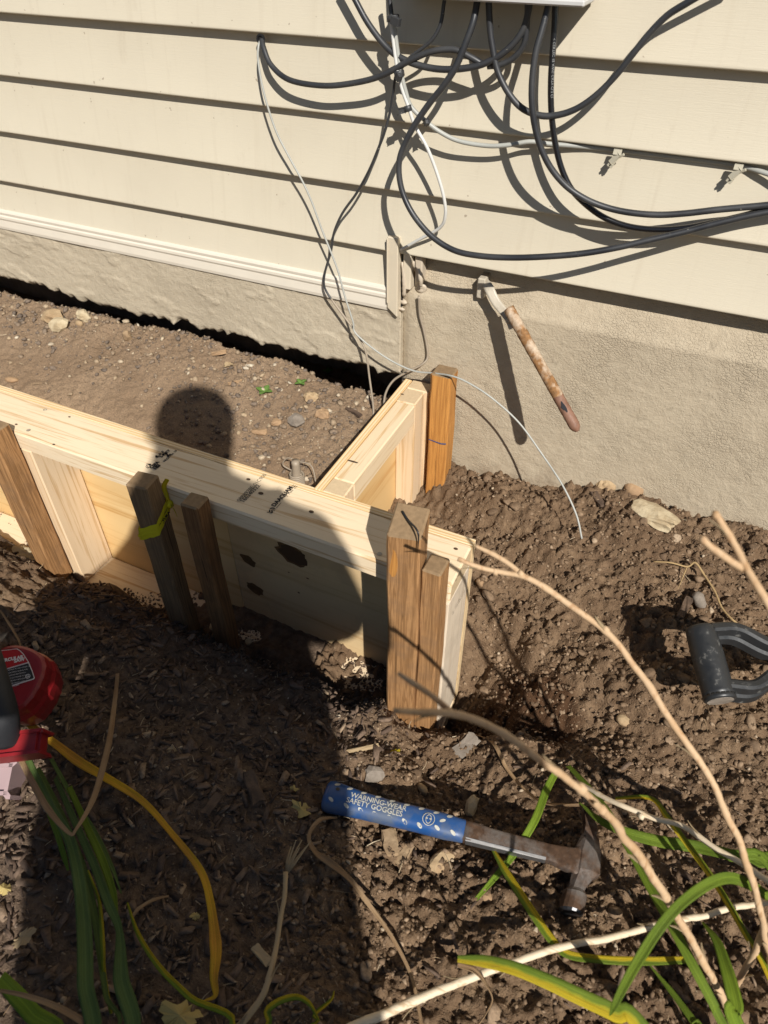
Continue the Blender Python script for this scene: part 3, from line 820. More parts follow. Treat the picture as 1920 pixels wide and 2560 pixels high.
# foundations: rough grids
def foundation():
    # left, with a ragged broken lower edge over the dug-out gap
    xs = np.concatenate([np.linspace(-5, -1.9, 40)[:-1], np.arange(-1.9, -.4869, .0045)]); xs[-1] = -.4865
    nz = 40; V = []; F = []
    x = xs; zb = -.246 + .004 * sstep(-1.0, -1.4, x) + .012 * fbm(x * 6, x * 0 + 2, 201, 3) + .006 * vnoise(x * 28, x * 0, 202) + .006 * vnoise(x * 150, x * 0, 203) + .010 * sstep(.12, .3, vnoise(x * 22, x * 0, 205))
    for j in range(nz + 1):
        t = j / nz; z = -.104 + (zb + .104) * t
        yy = .003 + .004 * fbm(x * 7, z * 10, 211, 2) + .0010 * fbm(x * 45 + z * 20, z * 90, 212, 3) - .0016 * sstep(.20, .23, fbm(x * 16 + z * 12, z * 40, 213, 5))
        yy = yy + .02 * sstep(.93, 1.0, np.full_like(x, t)) * (.4 + vnoise(x * 70, x * 0, 214))
        V.append(np.stack([x, yy, z], 1))
    z = V[-1][:, 2]; V.append(np.stack([x, np.full_like(x, .30), z + .01], 1)); V.append(np.stack([x, np.full_like(x, .30), z * 0 - .09], 1))
    n = len(xs); V = np.concatenate(V); r = nz + 3
    idx = np.arange(n * r).reshape(r, n)
    F = np.stack([idx[:-1, :-1].ravel(), idx[1:, :-1].ravel(), idx[1:, 1:].ravel(), idx[:-1, 1:].ravel()], 1)
    mk('foundation_wall', V, F, MAT['found_left'], house, True)
    # right, with a sloping wash at the top and a deep face into the soil
    xs = np.concatenate([np.arange(-.4855, .45, .0055), np.linspace(.46, 4, 40)])
    zz = np.concatenate([np.array([.02]), np.linspace(.004, -.077, 16), np.linspace(-.082, -.48, 70), np.array([-.9])])
    X, Z = np.meshgrid(xs, zz)
    prof = np.interp(-Z, [-.02, 0, .072, .076, 1], [.046, .044, .016, .012, .010])
    dent = -.006 * np.exp(-((X + .485) / .01) ** 2)
    Yv = prof + .004 * fbm(X * 6, Z * 7, 221, 2) + .0008 * fbm(X * 60, Z * 90, 222, 3) - dent
    V = np.stack([X.ravel(), Yv.ravel(), Z.ravel()], 1); n = len(xs); r = len(zz)
    idx = np.arange(n * r).reshape(r, n)
    F = [tuple(q) for q in np.stack([idx[:-1, :-1].ravel(), idx[1:, :-1].ravel(), idx[1:, 1:].ravel(), idx[:-1, 1:].ravel()], 1)]
    b = len(V); Vs = []
    for j in range(r): Vs.append((-.4855, .30, zz[j]))
    V = np.concatenate([V, np.array(Vs)])
    for j in range(r - 1): F.append((idx[j, 0], b + j, b + j + 1, idx[j + 1, 0]))
    mk('foundation_wall', V, F, MAT['found_right'], house, True)
foundation()
box('foundation_joint', -.4878, -.4838, .0045, .030, -.236, -.104, MAT['found_left'], house, .0012, .0006)
box('cavity_back', -5, -.49, .28, .31, -.9, -.2, MAT['stone_grey'], house)
# reddish bare patch and caulk blobs
def patch(name, cx, cz, rx, rz, Y, mat, parent, seed):
    rs = np.random.default_rng(seed); V = [(cx, Y - .0022, cz)]; n = 26
    for i in range(n):
        a = 2 * math.pi * i / n; q = rs.uniform(.65, 1.1)
        V.append((cx + rx * q * math.cos(a), Y + .0015, cz + rz * q * math.sin(a)))
    return mk(name, V, [(0, 1 + i, 1 + (i + 1) % n) for i in range(n)], mat, parent)
for i, (a, b, r) in enumerate((((1006, 655), (1010, 740), .004), ((1046, 672), (1052, 715), .004), ((992, 768), (1012, 774), .003))):
    A = onY(a, .004); B = onY(b, .004)
    tube('caulk_bead', [A, (A + B) / 2 + np.array([.003, -.002, 0]), B], [r * .6, r, r * .7], MAT['caulk'], house, n=6, wob=.25, seed=i)
box('starter_end', -.4795, -.4655, .0015, .020, -.062, .004, MAT['trim_beige'], house, .0015, .0015)
box('starter_end', -.4600, -.4480, .010, .030, -.052, -.004, MAT['caulk'], house, .002, .0025)
for i, (p_, sz_) in enumerate((((1024, 690), (.005, .003, .010)), ((1047, 700), (.006, .003, .012)), ((1054, 722), (.008, .003, .006)), ((1006, 752), (.007, .003, .005)), ((1034, 662), (.007, .003, .007)))):
    q_ = onY(p_, .016); lump('caulk_blob', q_, sz_, MAT['caulk'], house, i + 40, 2, .9)
hp = onY((652, 92), 0)
Vh, Fh = lathe_vf([(.0075, -.002), (.0075, .0005), (.005, .0006), (.005, -.0015)], (hp[0], -.0015, hp[2] - .003), (0, -1, 0), 14)
mk('cable_hole', Vh, Fh, MAT['steel_black'], house)

# utility box on the siding: only its lower lip is in the picture
ub = thing('utility_box', 'grey plastic utility box on the siding with cables coming out below', 'utility box', (-.35, .0, .372))
box('back_plate', -.478, -.222, -.016, .010, .376, .70, MAT['box_grey'], ub, .004)
box('cover', -.474, -.226, -.052, -.0165, .3745, .698, MAT['box_grey'], ub, .008, seg=2)
box('bottom_flange', -.478, -.222, -.056, .004, .3665, .374, MAT['box_grey'], ub, .002)
for x in (-.45, -.25):
    Vs_, Fs_ = lathe_vf([(.004, 0), (.004, .0025), (.002, .003)], (x, -.052, .68), (0, -1, 0), 10)
    mk('screw', Vs_, Fs_, MAT['steel_bright'], ub)

# ================================================================== CABLES on the wall
def cable(name, label, pts, r, mat, cat='cable', group='cables on the house wall', extra=None):
    """pts: (photo point, distance out from the wall)"""
    P = [onY(p, -d) for p, d in pts]
    base = np.mean(np.array(P), 0)
    t = thing(name, label, cat, base, None, group)
    tube('jacket', P, r, mat, t, n=7, sides=10)
    return t, P
R6 = .0043
cable('coax_cable', 'thick black coax looping below the box and out at the top right', [(zB(450, -60), .03), (zB(453, 20), .03), (zB(457, 110), .03), (zB(468, 200), .031), (zB(492, 310), .032), (zB(540, 405), .033), (zB(600, 470), .033), (zB(680, 500), .033), (zB(760, 495), .032), (zB(840, 465), .030), (zB(920, 408), .027), (zB(1000, 328), .024), (zB(1070, 240), .022), (zB(1140, 152), .02), (zB(1220, 70), .02), (zB(1300, 18), .02), (zB(1400, -40), .02), (zB(1560, -120), .015)], R6, MAT['black_cable'])
cable('coax_cable', 'black coax dropping from the box and sweeping right, the upper of two', [(zB(718, -40), .035), (zB(708, 30), .037), (zB(682, 130), .044), (zB(655, 230), .05), (zB(640, 350), .054), (zB(640, 460), .056), (zB(655, 560), .056), (zB(682, 650), .055), (zB(725, 732), .052), (zB(790, 806), .048), (zB(870, 860), .044), (zB(960, 896), .04), (zB(1060, 918), .037), (zB(1180, 928), .034), (zB(1300, 922), .03), (zB(1450, 905), .025), (zB(1659, 886), .02), (zB(1900, 860), .015), (zB(2300, 840), .01)], R6, MAT['black_cable'])
t3, P3 = cable('coax_cable', 'glossy black printed coax hanging straight from the box then turning right', [(zB(742, -40), .02), (zB(740, 30), .02), (zB(735, 150), .022), (zB(722, 330), .026), (zB(723, 480), .028), (zB(740, 620), .028), (zB(768, 730), .028), (zB(812, 820), .028), (zB(880, 890), .028), (zB(960, 944), .027), (zB(1060, 979), .026), (zB(1180, 992), .025), (zB(1300, 985), .023), (zB(1420, 962), .021), (zB(1550, 932), .019), (zB(1659, 905), .016), (zB(1900, 880), .014), (zB(2300, 860), .01)], .0042, MAT['black_gloss'])
cable('coax_cable', 'long black coax making the lowest wide loop across the siding', [(zB(410, -60), .03), (zB(402, 10), .032), (zB(385, 95), .04), (zB(355, 180), .045), (zB(312, 285), .05), (zB(258, 370), .052), (zB(200, 442), .052), (zB(140, 528), .055), (zB(95, 610), .058), (zB(66, 695), .062), (zB(70, 790), .066), (zB(100, 880), .07), (zB(150, 960), .074), (zB(220, 1032), .078), (zB(310, 1084), .08), (zB(420, 1106), .08), (zB(550, 1113), .078), (zB(690, 1109), .074), (zB(850, 1096), .066), (zB(1000, 1071), .056), (zB(1150, 1036), .046), (zB(1300, 1001), .036), (zB(1450, 962), .028), (zB(1659, 916), .02), (zB(1900, 888), .014), (zB(2300, 868), .01)], .0045, MAT['black_cable'])
cable('coax_cable', 'black coax from the siding hole rising in an arch to the bundle under the box', [(zA(1131, 172), .0), (zA(1140, 210), .008), (zA(1172, 282), .016), (zA(1250, 345), .024), (zA(1390, 370), .03), (zA(1520, 360), .032), (zA(1640, 330), .034), (zB(100, 268), .034), (zB(200, 224), .034), (zB(300, 214), .034), (zB(370, 245), .033), (zB(430, 280), .03)], .0042, MAT['black_cable'])
cable('coax_cable', 'black coax entering at the top and curving under the box shadow', [(zA(1480, -110), .02), (zA(1535, 0), .022), (zA(1590, 100), .025), (zB(0, 192), .028), (zB(60, 243), .03), (zB(150, 282), .032), (zB(260, 300), .034), (zB(380, 290), .034), (zB(460, 262), .032), (zB(540, 208), .03), (zB(600, 130), .028), (zB(625, 40), .027), (zB(632, -40), .026)], .0044, MAT['black_cable'])
cable('coax_cable', 'short black coax stub in the bundle under the right of the box', [(zB(448, 286), .026), (zB(500, 280), .026), (zB(560, 250), .026), (zB(605, 190), .026), (zB(618, 90), .025), (zB(622, -40), .024)], .0040, MAT['black_cable'])
cable('thin_wire', 'thin black wire running diagonally through the box shadow', [(zB(268, -50), .02), (zB(258, 20), .022), (zB(242, 110), .026), (zB(200, 180), .028), (zB(112, 250), .026), (zB(70, 300), .024)], .0026, MAT['black_cable'])
cable('thin_wire', 'thin black lead coming down from the top to the upper clip', [(zB(18, -60), .03), (zB(24, 0), .03), (zB(32, 60), .032), (zB(36, 90), .032)], .0032, MAT['black_cable'])
cable('flat_cable', 'white cable hanging beside its twin and looping back to the wall corner', [(zB(32, 92), .032), (zB(42, 190), .033), (zB(58, 300), .034), (zB(78, 385), .034), (zB(105, 460), .034), (zB(135, 545), .034), (zB(185, 635), .034), (zB(228, 745), .032), (zB(258, 850), .03), (zB(265, 930), .026), (zB(240, 985), .02), (zB(150, 1036), .012), (zB(72, 1080), .004)], .0026, MAT['white_cable'])
cable('flat_cable', 'pale grey cable leaving the white pair and tucked under a siding lap', [(zB(42, 92), .030), (zB(54, 190), .031), (zB(70, 300), .032), (zB(92, 390), .032), (zB(118, 462), .031), (zB(185, 527), .028), (zB(250, 575), .024), (zB(330, 611), .020), (zB(450, 630), .016), (zB(540, 626), .014), (zB(630, 612), .008), (zB(720, 622), .001), (zB(850, 632), -.008), (zB(1000, 648), -.0125), (zB(1200, 672), -.0125), (zB(1500, 710), -.0125), (zB(1640, 745), -.004), (zB(1760, 790), .004)], .0032, MAT['grey_cable'])
cable('thin_wire', 'thin black lead dropping past the foundation into the form', [(zB(62, 300), .028), (zB(48, 340), .03), (zB(38, 410), .03), (zB(22, 500), .03), (zA(1659, 578), .03), (zA(1635, 640), .029), (zA(1595, 735), .027), (zA(1540, 835), .024), (zA(1480, 920), .022), (zA(1443, 1005), .020), (zA(1430, 1085), .018), (zA(1403, 1180), .017), (zA(1402, 1240), .018), (zA(1432, 1295), .020)], .0021, MAT['black_cable'])
cable('thin_wire', 'tan sheathed end of the black lead hanging down into the soil', [(zA(1430, 1290), .020), (zA(1500, 1385), .022), (zW(893 / 1.1573, 835 / 1.1573), .024), (zW(790, 760), .03), (zW(798, 815), .036), (zW(806, 875), .05), (zW(806, 905), .06)],   .0020, MAT['tan_cable'])
wpts = [(zA(1125, 172), .0), (zA(1116, 205), .008), (zA(1116, 270), .014), (zA(1140, 400), .02), (zA(1190, 560), .022), (zA(1250, 680), .022), (zA(1310, 790), .022), (zA(1350, 880), .022), (zA(1390, 990), .022), (zA(1430, 1090), .024), (zA(1460, 1170), .026), (zA(1490, 1280), .028), (zA(1525, 1390), .03), (zW(770, 722), .032), (zW(830, 770), .034), (zW(890, 800), .034), (zW(935, 806), .038), (zW(975, 812), .052), (zW(1010, 826), .055), (zW(1060, 858), .058), (zW(1120, 912), .064), (zW(1170, 980), .075), (zW(1215, 1048), .10), (zW(1245, 1112), .125), (zW(1257, 1164), .15)]
cable('thin_wire', 'pale grey wire from the siding hole, over the short form into the soil', wpts, .0017, MAT['grey_cable'])
cable('thin_wire', 'tan painted wire tacked down the foundation beside the corner joint', [(zW(905, 640), .0), (zW(907, 680), -.004), (zW(917, 720), -.006), (zW(924, 768), -.005), (zW(912, 787), .004), (zW(880, 803), .012), (zW(850, 822), .02), (zW(833, 850), .03), (zW(828, 885), .045)], .0022, MAT['tan_cable'])
# printed lettering down the glossy coax
pa, pb = onY(zB(741, 20), -.021), onY(zB(722, 470), -.0285)
vd = np.array(pb) - np.array(pa); tocam = CAM - (pa + pb) / 2; tocam /= np.linalg.norm(tocam)
sd = np.cross(tocam, vd / np.linalg.norm(vd)); sd /= np.linalg.norm(sd)
pq = onY(zB(737, 165), -.023) + tocam * .0047
place_text('print', '< CERTEC 18 AWG CATV CL2 C(', .0046, pq, vd, -np.cross(vd, tocam) * -1, MAT['white_ink'], t3, lift=.0)
# cable ties
def tie(label, p, d, along, rad, mat='black_cable', tail=(.012, 0)):
    c0 = onY(p, -d); al = Vector(along).normalized()
    t = thing('cable_tie', label, 'cable tie', c0, None, 'cable ties on the white cables')
    V, F = lathe_vf([(rad, -.004), (rad + .001, -.0035), (rad + .001, .0035), (rad, .004)], c0, al, 12)
    mk('band', V, F, MAT[mat], t, True)
    a = Vector(c0) + Vector((tail[0] * .2, -rad - .002, tail[1] * .2))
    bm = beam_bm(a, a + Vector((tail[0], -.003, tail[1])), .007, .006, (0, 0, 1), .001)
    bm_obj('buckle', bm, MAT[mat], t)
tie('dark clamp at the top of the two white cables', zB(40, 78), .032, (.1, 0, -1), .0075, tail=(.012, -.003))
tie('dark tie where the white cables cross under the arching coax', zB(66, 318), .033, (.2, 0, -1), .0065, tail=(.005, -.004))
tie('grey tie around the white pair just above where they part', zB(104, 468), .032, (.4, 0, -1), .0062, tail=(-.008, -.002))
tie('small dark tie on the pale grey cable after it leaves the pair', zB(186, 529), .028, (.7, 0, -.6), .0042, tail=(.003, .003))
# clear siding clips
for px, lab in ((zB(1000, 682), 'clear plastic siding clip, the left of two under the lap'), (zB(1520, 748), 'clear plastic siding clip, the right of two under the lap')):
    q = onY(px, -.003); t = thing('siding_clip', lab, 'clip', q, None, 'clear siding clips')
    x, y, z = q
    bm_obj('hook', beam_bm((x + .001, .0, z + .010), (x + .001, -.003, z + .004), .010, .002, (1, 0, 0), .0005), MAT['clear_clip'], t)
    bm_obj('body', beam_bm((x + .004, -.002, z + .005), (x - .005, -.0035, z - .007), .006, .004, (1, 0, 1), .0008), MAT['clear_clip'], t)
    bm_obj('prong', beam_bm((x - .004, -.003, z - .005), (x - .008, -.004, z - .011), .0022, .003, (1, 0, 1), .0004), MAT['clear_clip'], t)
    bm_obj('prong', beam_bm((x - .001, -.003, z - .007), (x - .004, -.004, z - .013), .0022, .003, (1, 0, 1), .0004), MAT['clear_clip'], t)
    bm_obj('arm', beam_bm((x + .003, -.002, z + .001), (x + .011, -.004, z + .006), .0035, .003, (1, 0, -1), .0006), MAT['clear_clip'], t)

# ================================================================== FORMWORK
def shear(o):
    off = offset_of(o.parent) if o.parent else Vector((0, 0, 0))
    for v in o.data.vertices:
        v.co.y -= SHEAR * max(-2.5, min(0, v.co.x + off.x + .196))
    return o
def fbox(name, x0, x1, y0, y1, z0, z1, mats, parent, bev=.0015, rule=None, jit=.0006):
    bm = box_bm(x0, x1, y0, y1, z0, z1, bev, 1, jit)
    if rule:
        bm.normal_update()
        for f in bm.faces: f.material_index = rule(f.normal)
    return bm_obj(name, bm, mats, parent)
edge_rule = lambda n: 1 if (abs(n.z) > .6 or abs(n.x) > .8) else 0
endx = lambda n: 1 if abs(n.x) > .8 else 0
endy = lambda n: 1 if abs(n.y) > .8 else 0
endz = lambda n: 1 if abs(n.z) > .8 else 0
FX0, FX1 = -2.65, -.196
form = thing('concrete_form', 'long pale pine and plywood concrete form with lumber stamps on top', 'formwork', (-1.4, -.42, -.67))
shear(fbox('plywood_sheet', FX0, -.66, -.380, -.366, -.672, PT - .002, [MAT['ply_x'], MAT['ply_edge']], form, .0008, edge_rule))
shear(fbox('plywood_sheet', -.659, FX1, -.3803, -.3665, -.672, PT - .001, [MAT['ply_pale'], MAT['ply_edge']], form, .0008, edge_rule))
plate = shear(fbox('top_plate', FX0, FX1, -.470, -.3815, PT - .037, PT, [MAT['pine_x'], MAT['end_grain_pale']], form, .003, endx))
shear(fbox('bottom_plate', FX0, FX1, -.469, -.3815, -.671, -.632, [MAT['pine_x'], MAT['end_grain_pale']], form, .003, endx))
for x0 in (-2.6, -1.79, -1.046):
    shear(fbox('stud', x0, x0 + .038, -.469, -.3818, -.6315, PT - .0375, [MAT['pine_z'], MAT['end_grain_pale']], form, .0025))
shear(fbox('stud', -.235, -.1965, -.4695, -.3818, -.6315, PT - .0375, [MAT['pine_grey'], MAT['end_grain_pale']], form, .0025))
for sx_ in (-1.30, -1.02, -.86, -.62, -.46, -.33):
    for sy_ in (-.392, -.455):
        yy_ = sy_ - SHEAR * (sx_ + .196); Vs_, Fs_ = lathe_vf([(.0038, 0), (.0038, .0006), (.0015, .0002)], (sx_ + random.uniform(-.02, .02), yy_ + random.uniform(-.004, .004), PT), (0, 0, 1), 10)
        if abs(sx_ + 1.02) < .01 or abs(sx_ + .33) < .01: mk('screw', Vs_, Fs_, MAT['strap_metal'], form)
# stamps on the plate
TOPZ = PT + .0005
def stamp(body, size, p, bold=0.0, mat='ink', sx=1.0, back=1):
    q = onZ(p, TOPZ)
    return place_text('stamp', body, size, (q[0], q[1], TOPZ), (.04, 1, 0), (-1, .04, 0), MAT[mat], form, bold=bold, lift=.0003, sx=sx)
P_ = lambda x, y: (580 + x / 9.217, 1180 + y / 9.217)
stamp('DAAQUAM', .0105, P_(945, 790), .0004)
stamp('2X4X16', .0075, P_(1165, 530), 0, 'ink_faint')
stamp('PRIME', .0115, P_(1235, 560))
stamp('08B8978E-01C900', .0100, P_(140, 675), 0, 'ink_faint')
stamp('166240322', .0105, P_(225, 695), .0002, 'ink_faint')
def flat_poly(name, pts, mat, parent, z=TOPZ + .0003):
    q = [onZ(p, z) for p in pts]
    return mk(name, q, [tuple(range(len(q)))], mat, parent)
flat_poly('stamp', [P_(855, 830), P_(950, 815), P_(1010, 850), P_(985, 858), P_(945, 838), P_(890, 848)], MAT['ink'], form)
flat_poly('stamp', [P_(790, 925), P_(850, 918), P_(860, 865), P_(885, 868), P_(880, 930), P_(815, 935)], MAT['ink'], form)
flat_poly('stamp', [P_(850, 945), P_(905, 930), P_(905, 870), P_(930, 872), P_(945, 935), P_(925, 950)], MAT['ink'], form)
flat_poly('stamp', [P_(925, 862), P_(945, 862), P_(995, 885), P_(975, 890)], MAT['ink'], form)
flat_poly('stamp', [P_(1015, 825), P_(1130, 700), P_(1140, 706), P_(1028, 830)], MAT['ink_faint'], form)
Q_ = lambda x, y: (350 + x / 11.06, 1100 + y / 11.06)
stamp('2', .018, Q_(690, 450), .0008)
stamp('S-P-F', .0085, Q_(470, 470), .0003)
stamp('S-DRY', .0085, Q_(570, 480), .0003)
stamp('NLGA', .006, Q_(655, 600), .0002)
stamp('No. 10', .006, Q_(830, 440), .0002)
stamp('CSFA', .0085, Q_(290, 780), .0005)
stamp('183', .0095, Q_(385, 815), .0007)
flat_poly('stamp', [Q_(425, 480), Q_(420, 430), Q_(470, 420), Q_(500, 455), Q_(490, 490)], MAT['ink'], form)
flat_poly('stamp', [Q_(155, 655), Q_(290, 655), Q_(318, 690), Q_(270, 720), Q_(240, 690)], MAT['ink'], form)
flat_poly('stamp', [Q_(145, 735), Q_(170, 730), Q_(215, 765), Q_(290, 715), Q_(300, 730), Q_(215, 785)], MAT['ink'], form)
flat_poly('stamp', [Q_(160, 690), Q_(180, 685), Q_(225, 725), Q_(215, 740)], MAT['ink'], form)
# printing on the end of the form, on a pale smear
G_ = lambda x, y: (1090 + x / 8.845, 1350 + y / 8.845)
def end_poly(name, pts, mat, off=.0012):
    q = [onX(p, FX1 + off) for p in pts]
    return mk(name, q, [tuple(range(len(q)))], mat, form)
def end_text(body, size, p, sx=1.0, mat='ink'):
    q = onX(p, FX1 + .0018)
    return place_text('stamp', body, size, q, (0, 1, 0.03), (0, -.03, 1), MAT[mat], form, lift=0, sx=sx)
end_text('18 - 3/8 - 4', .007, G_(360, 1660)); end_text('2x4x92-5/8', .006, G_(500, 1400), mat='ink_faint')
end_text('18-7/8', .006, G_(425, 930)); end_text('SPF 2', .006, G_(500, 800), mat='ink_faint')
# knots in the pale plywood, and on the boards
def knot(parent, p, rx, rz, plane, seed, tilt=.0, mat='knot'):
    rs = np.random.default_rng(seed); n = 18
    c0 = onY(p, plane) if plane < 0 and abs(plane) > .3 and parent is form else onY(p, plane)
    V = [(c0[0], plane - .0006, c0[2])]
    for i in range(n):
        a = 2 * math.pi * i / n; q = rs.uniform(.75, 1.1); dx, dz = rx * q * math.cos(a), rz * q * math.sin(a)
        V.append((c0[0] + dx * math.cos(tilt) - dz * math.sin(tilt), plane - .0004, c0[2] + dx * math.sin(tilt) + dz * math.cos(tilt)))
    if rx > .01:
        W_ = [V[0]] + [(c0[0] + (v[0] - c0[0]) * 1.22, plane - .0002, c0[2] + (v[2] - c0[2]) * 1.25) for v in V[1:]]
        mk('knot_rim', W_, [(0, 1 + i, 1 + (i + 1) % n) for i in range(n)], MAT['knot_rim'], parent)
    return mk('knot', V, [(0, 1 + i, 1 + (i + 1) % n) for i in range(n)], MAT[mat], parent)
kz = lambda x, y: (280 + x / 3.19, 1080 + y / 3.19)
PLF = -.3803
def plf(p):   # the face of the plywood, allowing for the small skew
    y = PLF
    for _ in range(4): y = PLF - SHEAR * min(0, onY(p, y)[0] + .196)
    return y - .0004
for p, rx, rz, s, t in ((kz(1450, 985), .034, .021, 1, -.35), (kz(1085, 1020), .016, .010, 2, -.5), (kz(1142, 1250), .018, .012, 3, -.3), (kz(1410, 1118), .002, .0015, 4, 0), (kz(1560, 1166), .0035, .0018, 5, 0), (kz(1490, 1280), .003, .0022, 6, 0)):
    knot(form, p, rx, rz, plf(p), s, t, 'knot' if rx > .03 else 'knot_rim')
for p in (P_(378, 170), P_(665, 492), zC(1345, 725), zC(70, 347), zC(232, 434), zD(310, 885), zC(300, 315), zC(920, 380)):
    q = onZ(p, TOPZ); r = random.uniform(.0018, .0035)
    mk('knot', [(q[0] + r * 1.4 * math.cos(a), q[1] + r * math.sin(a), TOPZ + .0003) for a in np.linspace(0, 2 * math.pi, 9)[:-1]], [tuple(range(8))], MAT['knot'], form)
# dirt fallen on the bottom plate
rs = np.random.default_rng(77)
xx = rs.uniform(-1.35, -.20, 9000); dens = fbm(xx * 7, xx * 0 + 1.5, 301, 3)
yy = -.469 + .088 * rs.power(.75, len(xx))
keep = (vnoise(xx * 40, yy * 40, 302) + 1.1 * vnoise(xx * 11, yy * 11, 303) + .5 * sstep(-.78, -.7, xx) - .55 * (xx < -.78) + .6 * sstep(-.40, -.46, yy) + rs.uniform(-.25, .25, len(xx)) > .12)
xx = xx[keep]; yy = yy[keep]
yy = yy - SHEAR * np.clip(xx + .196, -2.5, 0)
scatter_lumps('fallen_dirt', 'dark dirt fallen on the bottom board of the long form', np.stack([xx, yy, np.full_like(xx, -.632)], 1), .0008 + .003 * rs.power(.4, len(xx)), MAT['chips'], 1, .6, .3, 12)

# short return form, at right angles to the wall
ret = thing('concrete_form', 'short pale form of plywood and small lumber between wall and long form', 'formwork', (-.445, -.17, -.62))
ruley = lambda n: 1 if (abs(n.z) > .6 or abs(n.y) > .8) else 0
fbox('plywood_sheet', -.4705, -.4565, -.3645, .002, -.60, PT + .001, [MAT['ply_y'], MAT['ply_edge_y']], ret, .0008, ruley)
fbox('top_rail', -.4560, -.418, -.3255, -.0755, PT - .042, PT - .0005, [MAT['pine_y'], MAT['end_grain_pale']], ret, .002)
fbox('end_stud', -.4560, -.4175, -.3640, -.3262, -.60, PT, [MAT['pine_z'], MAT['end_grain_pale']], ret, .002, endz)
fbox('end_stud', -.4560, -.4175, -.0750, -.028, -.60, PT + .0005, [MAT['pine_z'], MAT['end_grain_pale']], ret, .002, endz)
fbox('end_stud', -.4560, -.4105, -.0275, .004, -.60, PT + .0015, [MAT['pine_z'], MAT['end_grain_pale']], ret, .002, endz)
fbox('bottom_rail', -.4560, -.418, -.3255, -.0755, -.60, -.56, [MAT['pine_y'], MAT['end_grain_pale']], ret, .002)
z6 = lambda x, y: (780 + x / 2.4587, 900 + y / 2.4587)
for i, (p, m) in enumerate(((z6(560, 210), 'knot'), (z6(250, 622), 'knot'))):
    q = onZ(p, PT + .0008); mk('nick', [(q[0] + .011 * math.cos(a), q[1] + .0022 * math.sin(a), PT + .0004) for a in np.linspace(0, 2 * math.pi, 9)[:-1]], [tuple(range(8))], MAT[m], ret)

# stakes
def stake(label, cx, cy, w, ztop, zbot, mat, ang=0.0, lean=(0, 0), peaked=0.0, d=None):
    t = thing('wooden_stake', label, 'stake', (cx, cy, zbot), None, 'wooden stakes holding the form')
    a = Vector((cx, cy, zbot)); b = Vector((cx + lean[0], cy + lean[1], ztop))
    bm = beam_bm(a, b, w, d or w, (math.cos(ang), math.sin(ang), 0), .0028, 1)
    bmesh.ops.subdivide_edges(bm, edges=[e for e in bm.edges if abs((e.verts[0].co - e.verts[1].co).z) > .1], cuts=14)
    for v in bm.verts:
        v.co.x += random.uniform(-.0005, .0005) + .0009 * math.sin(v.co.z * 23 + cx * 40); v.co.y += random.uniform(-.0005, .0005)
    if peaked:
        top = max(v.co.z for v in bm.verts)
        for v in bm.verts:
            if v.co.z > top - .006:
                dd = (Vector((v.co.x, v.co.y, 0)) - Vector((b.x, b.y, 0)))
                v.co.z += peaked * (0.3 - dd.y / w * 1.3 - abs(dd.x) / w * .9)
    bm.normal_update()
    for f in bm.faces:
        f.material_index = 1 if f.normal.z > .55 else 0
    bm_obj('shaft', bm, [MAT[mat], MAT['end_grain']], t)
    return t
stake('warm orange stake beside the foundation at the end of the short form', -.381, -.025, .040, -.190, -.64, 'stake_orange')
st_tall = stake('tallest brown stake with a pointed split top at the form corner', -.250, -.496, .045, -.121, -.60, 'stake_brown', .12, (-.001, 0), -.014)
stake('shorter brown stake tucked behind the tallest one at the form corner', -.2125, -.4905, .028, -.187, -.58, 'stake_brown', .0, (.0, .0), .0, .036)
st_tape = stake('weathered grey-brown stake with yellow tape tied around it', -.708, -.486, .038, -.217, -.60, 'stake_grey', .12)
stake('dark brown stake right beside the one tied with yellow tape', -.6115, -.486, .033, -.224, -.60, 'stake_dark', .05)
stake('smooth brown stake in full sun at the left edge of the form', -1.046, -.474, .042, -.222, -.60, 'stake_brown', .0)
q0 = onX(z6(775, 585), -.381)
mk('ink_line', [(-.398, -.0468, -.335), (-.372, -.0468, -.3375), (-.362, -.0468, -.3345), (-.362, -.0468, -.338), (-.372, -.0468, -.340), (-.398, -.0468, -.3365)], [(0, 1, 4, 5), (1, 2, 3, 4)], MAT['blue_grip'], None)
bpy.data.objects['ink_line'].parent = bpy.data.objects['wooden_stake']
bpy.data.objects['ink_line'].location = -bpy.data.objects['wooden_stake'].location
# split in the tall stake's top
sp = [onY(z6(555, 930), -.49), onY(z6(590, 985), -.50), onY(z6(650, 1055), -.5205), onY(z6(652, 1160), -.5205)]
tube('split', sp, [.0016, .0016, .0013, .0004], MAT['steel_black'], st_tall, n=4, sides=5)
kq = onY(z6(497, 1250), -.5200)
mk('knot', [(kq[0] + .007 * math.cos(a), -.5203, kq[2] + .026 * math.sin(a)) for a in np.linspace(0, 2 * math.pi, 15)[:-1]], [tuple(range(14))], MAT['stake_orange'], st_tall)

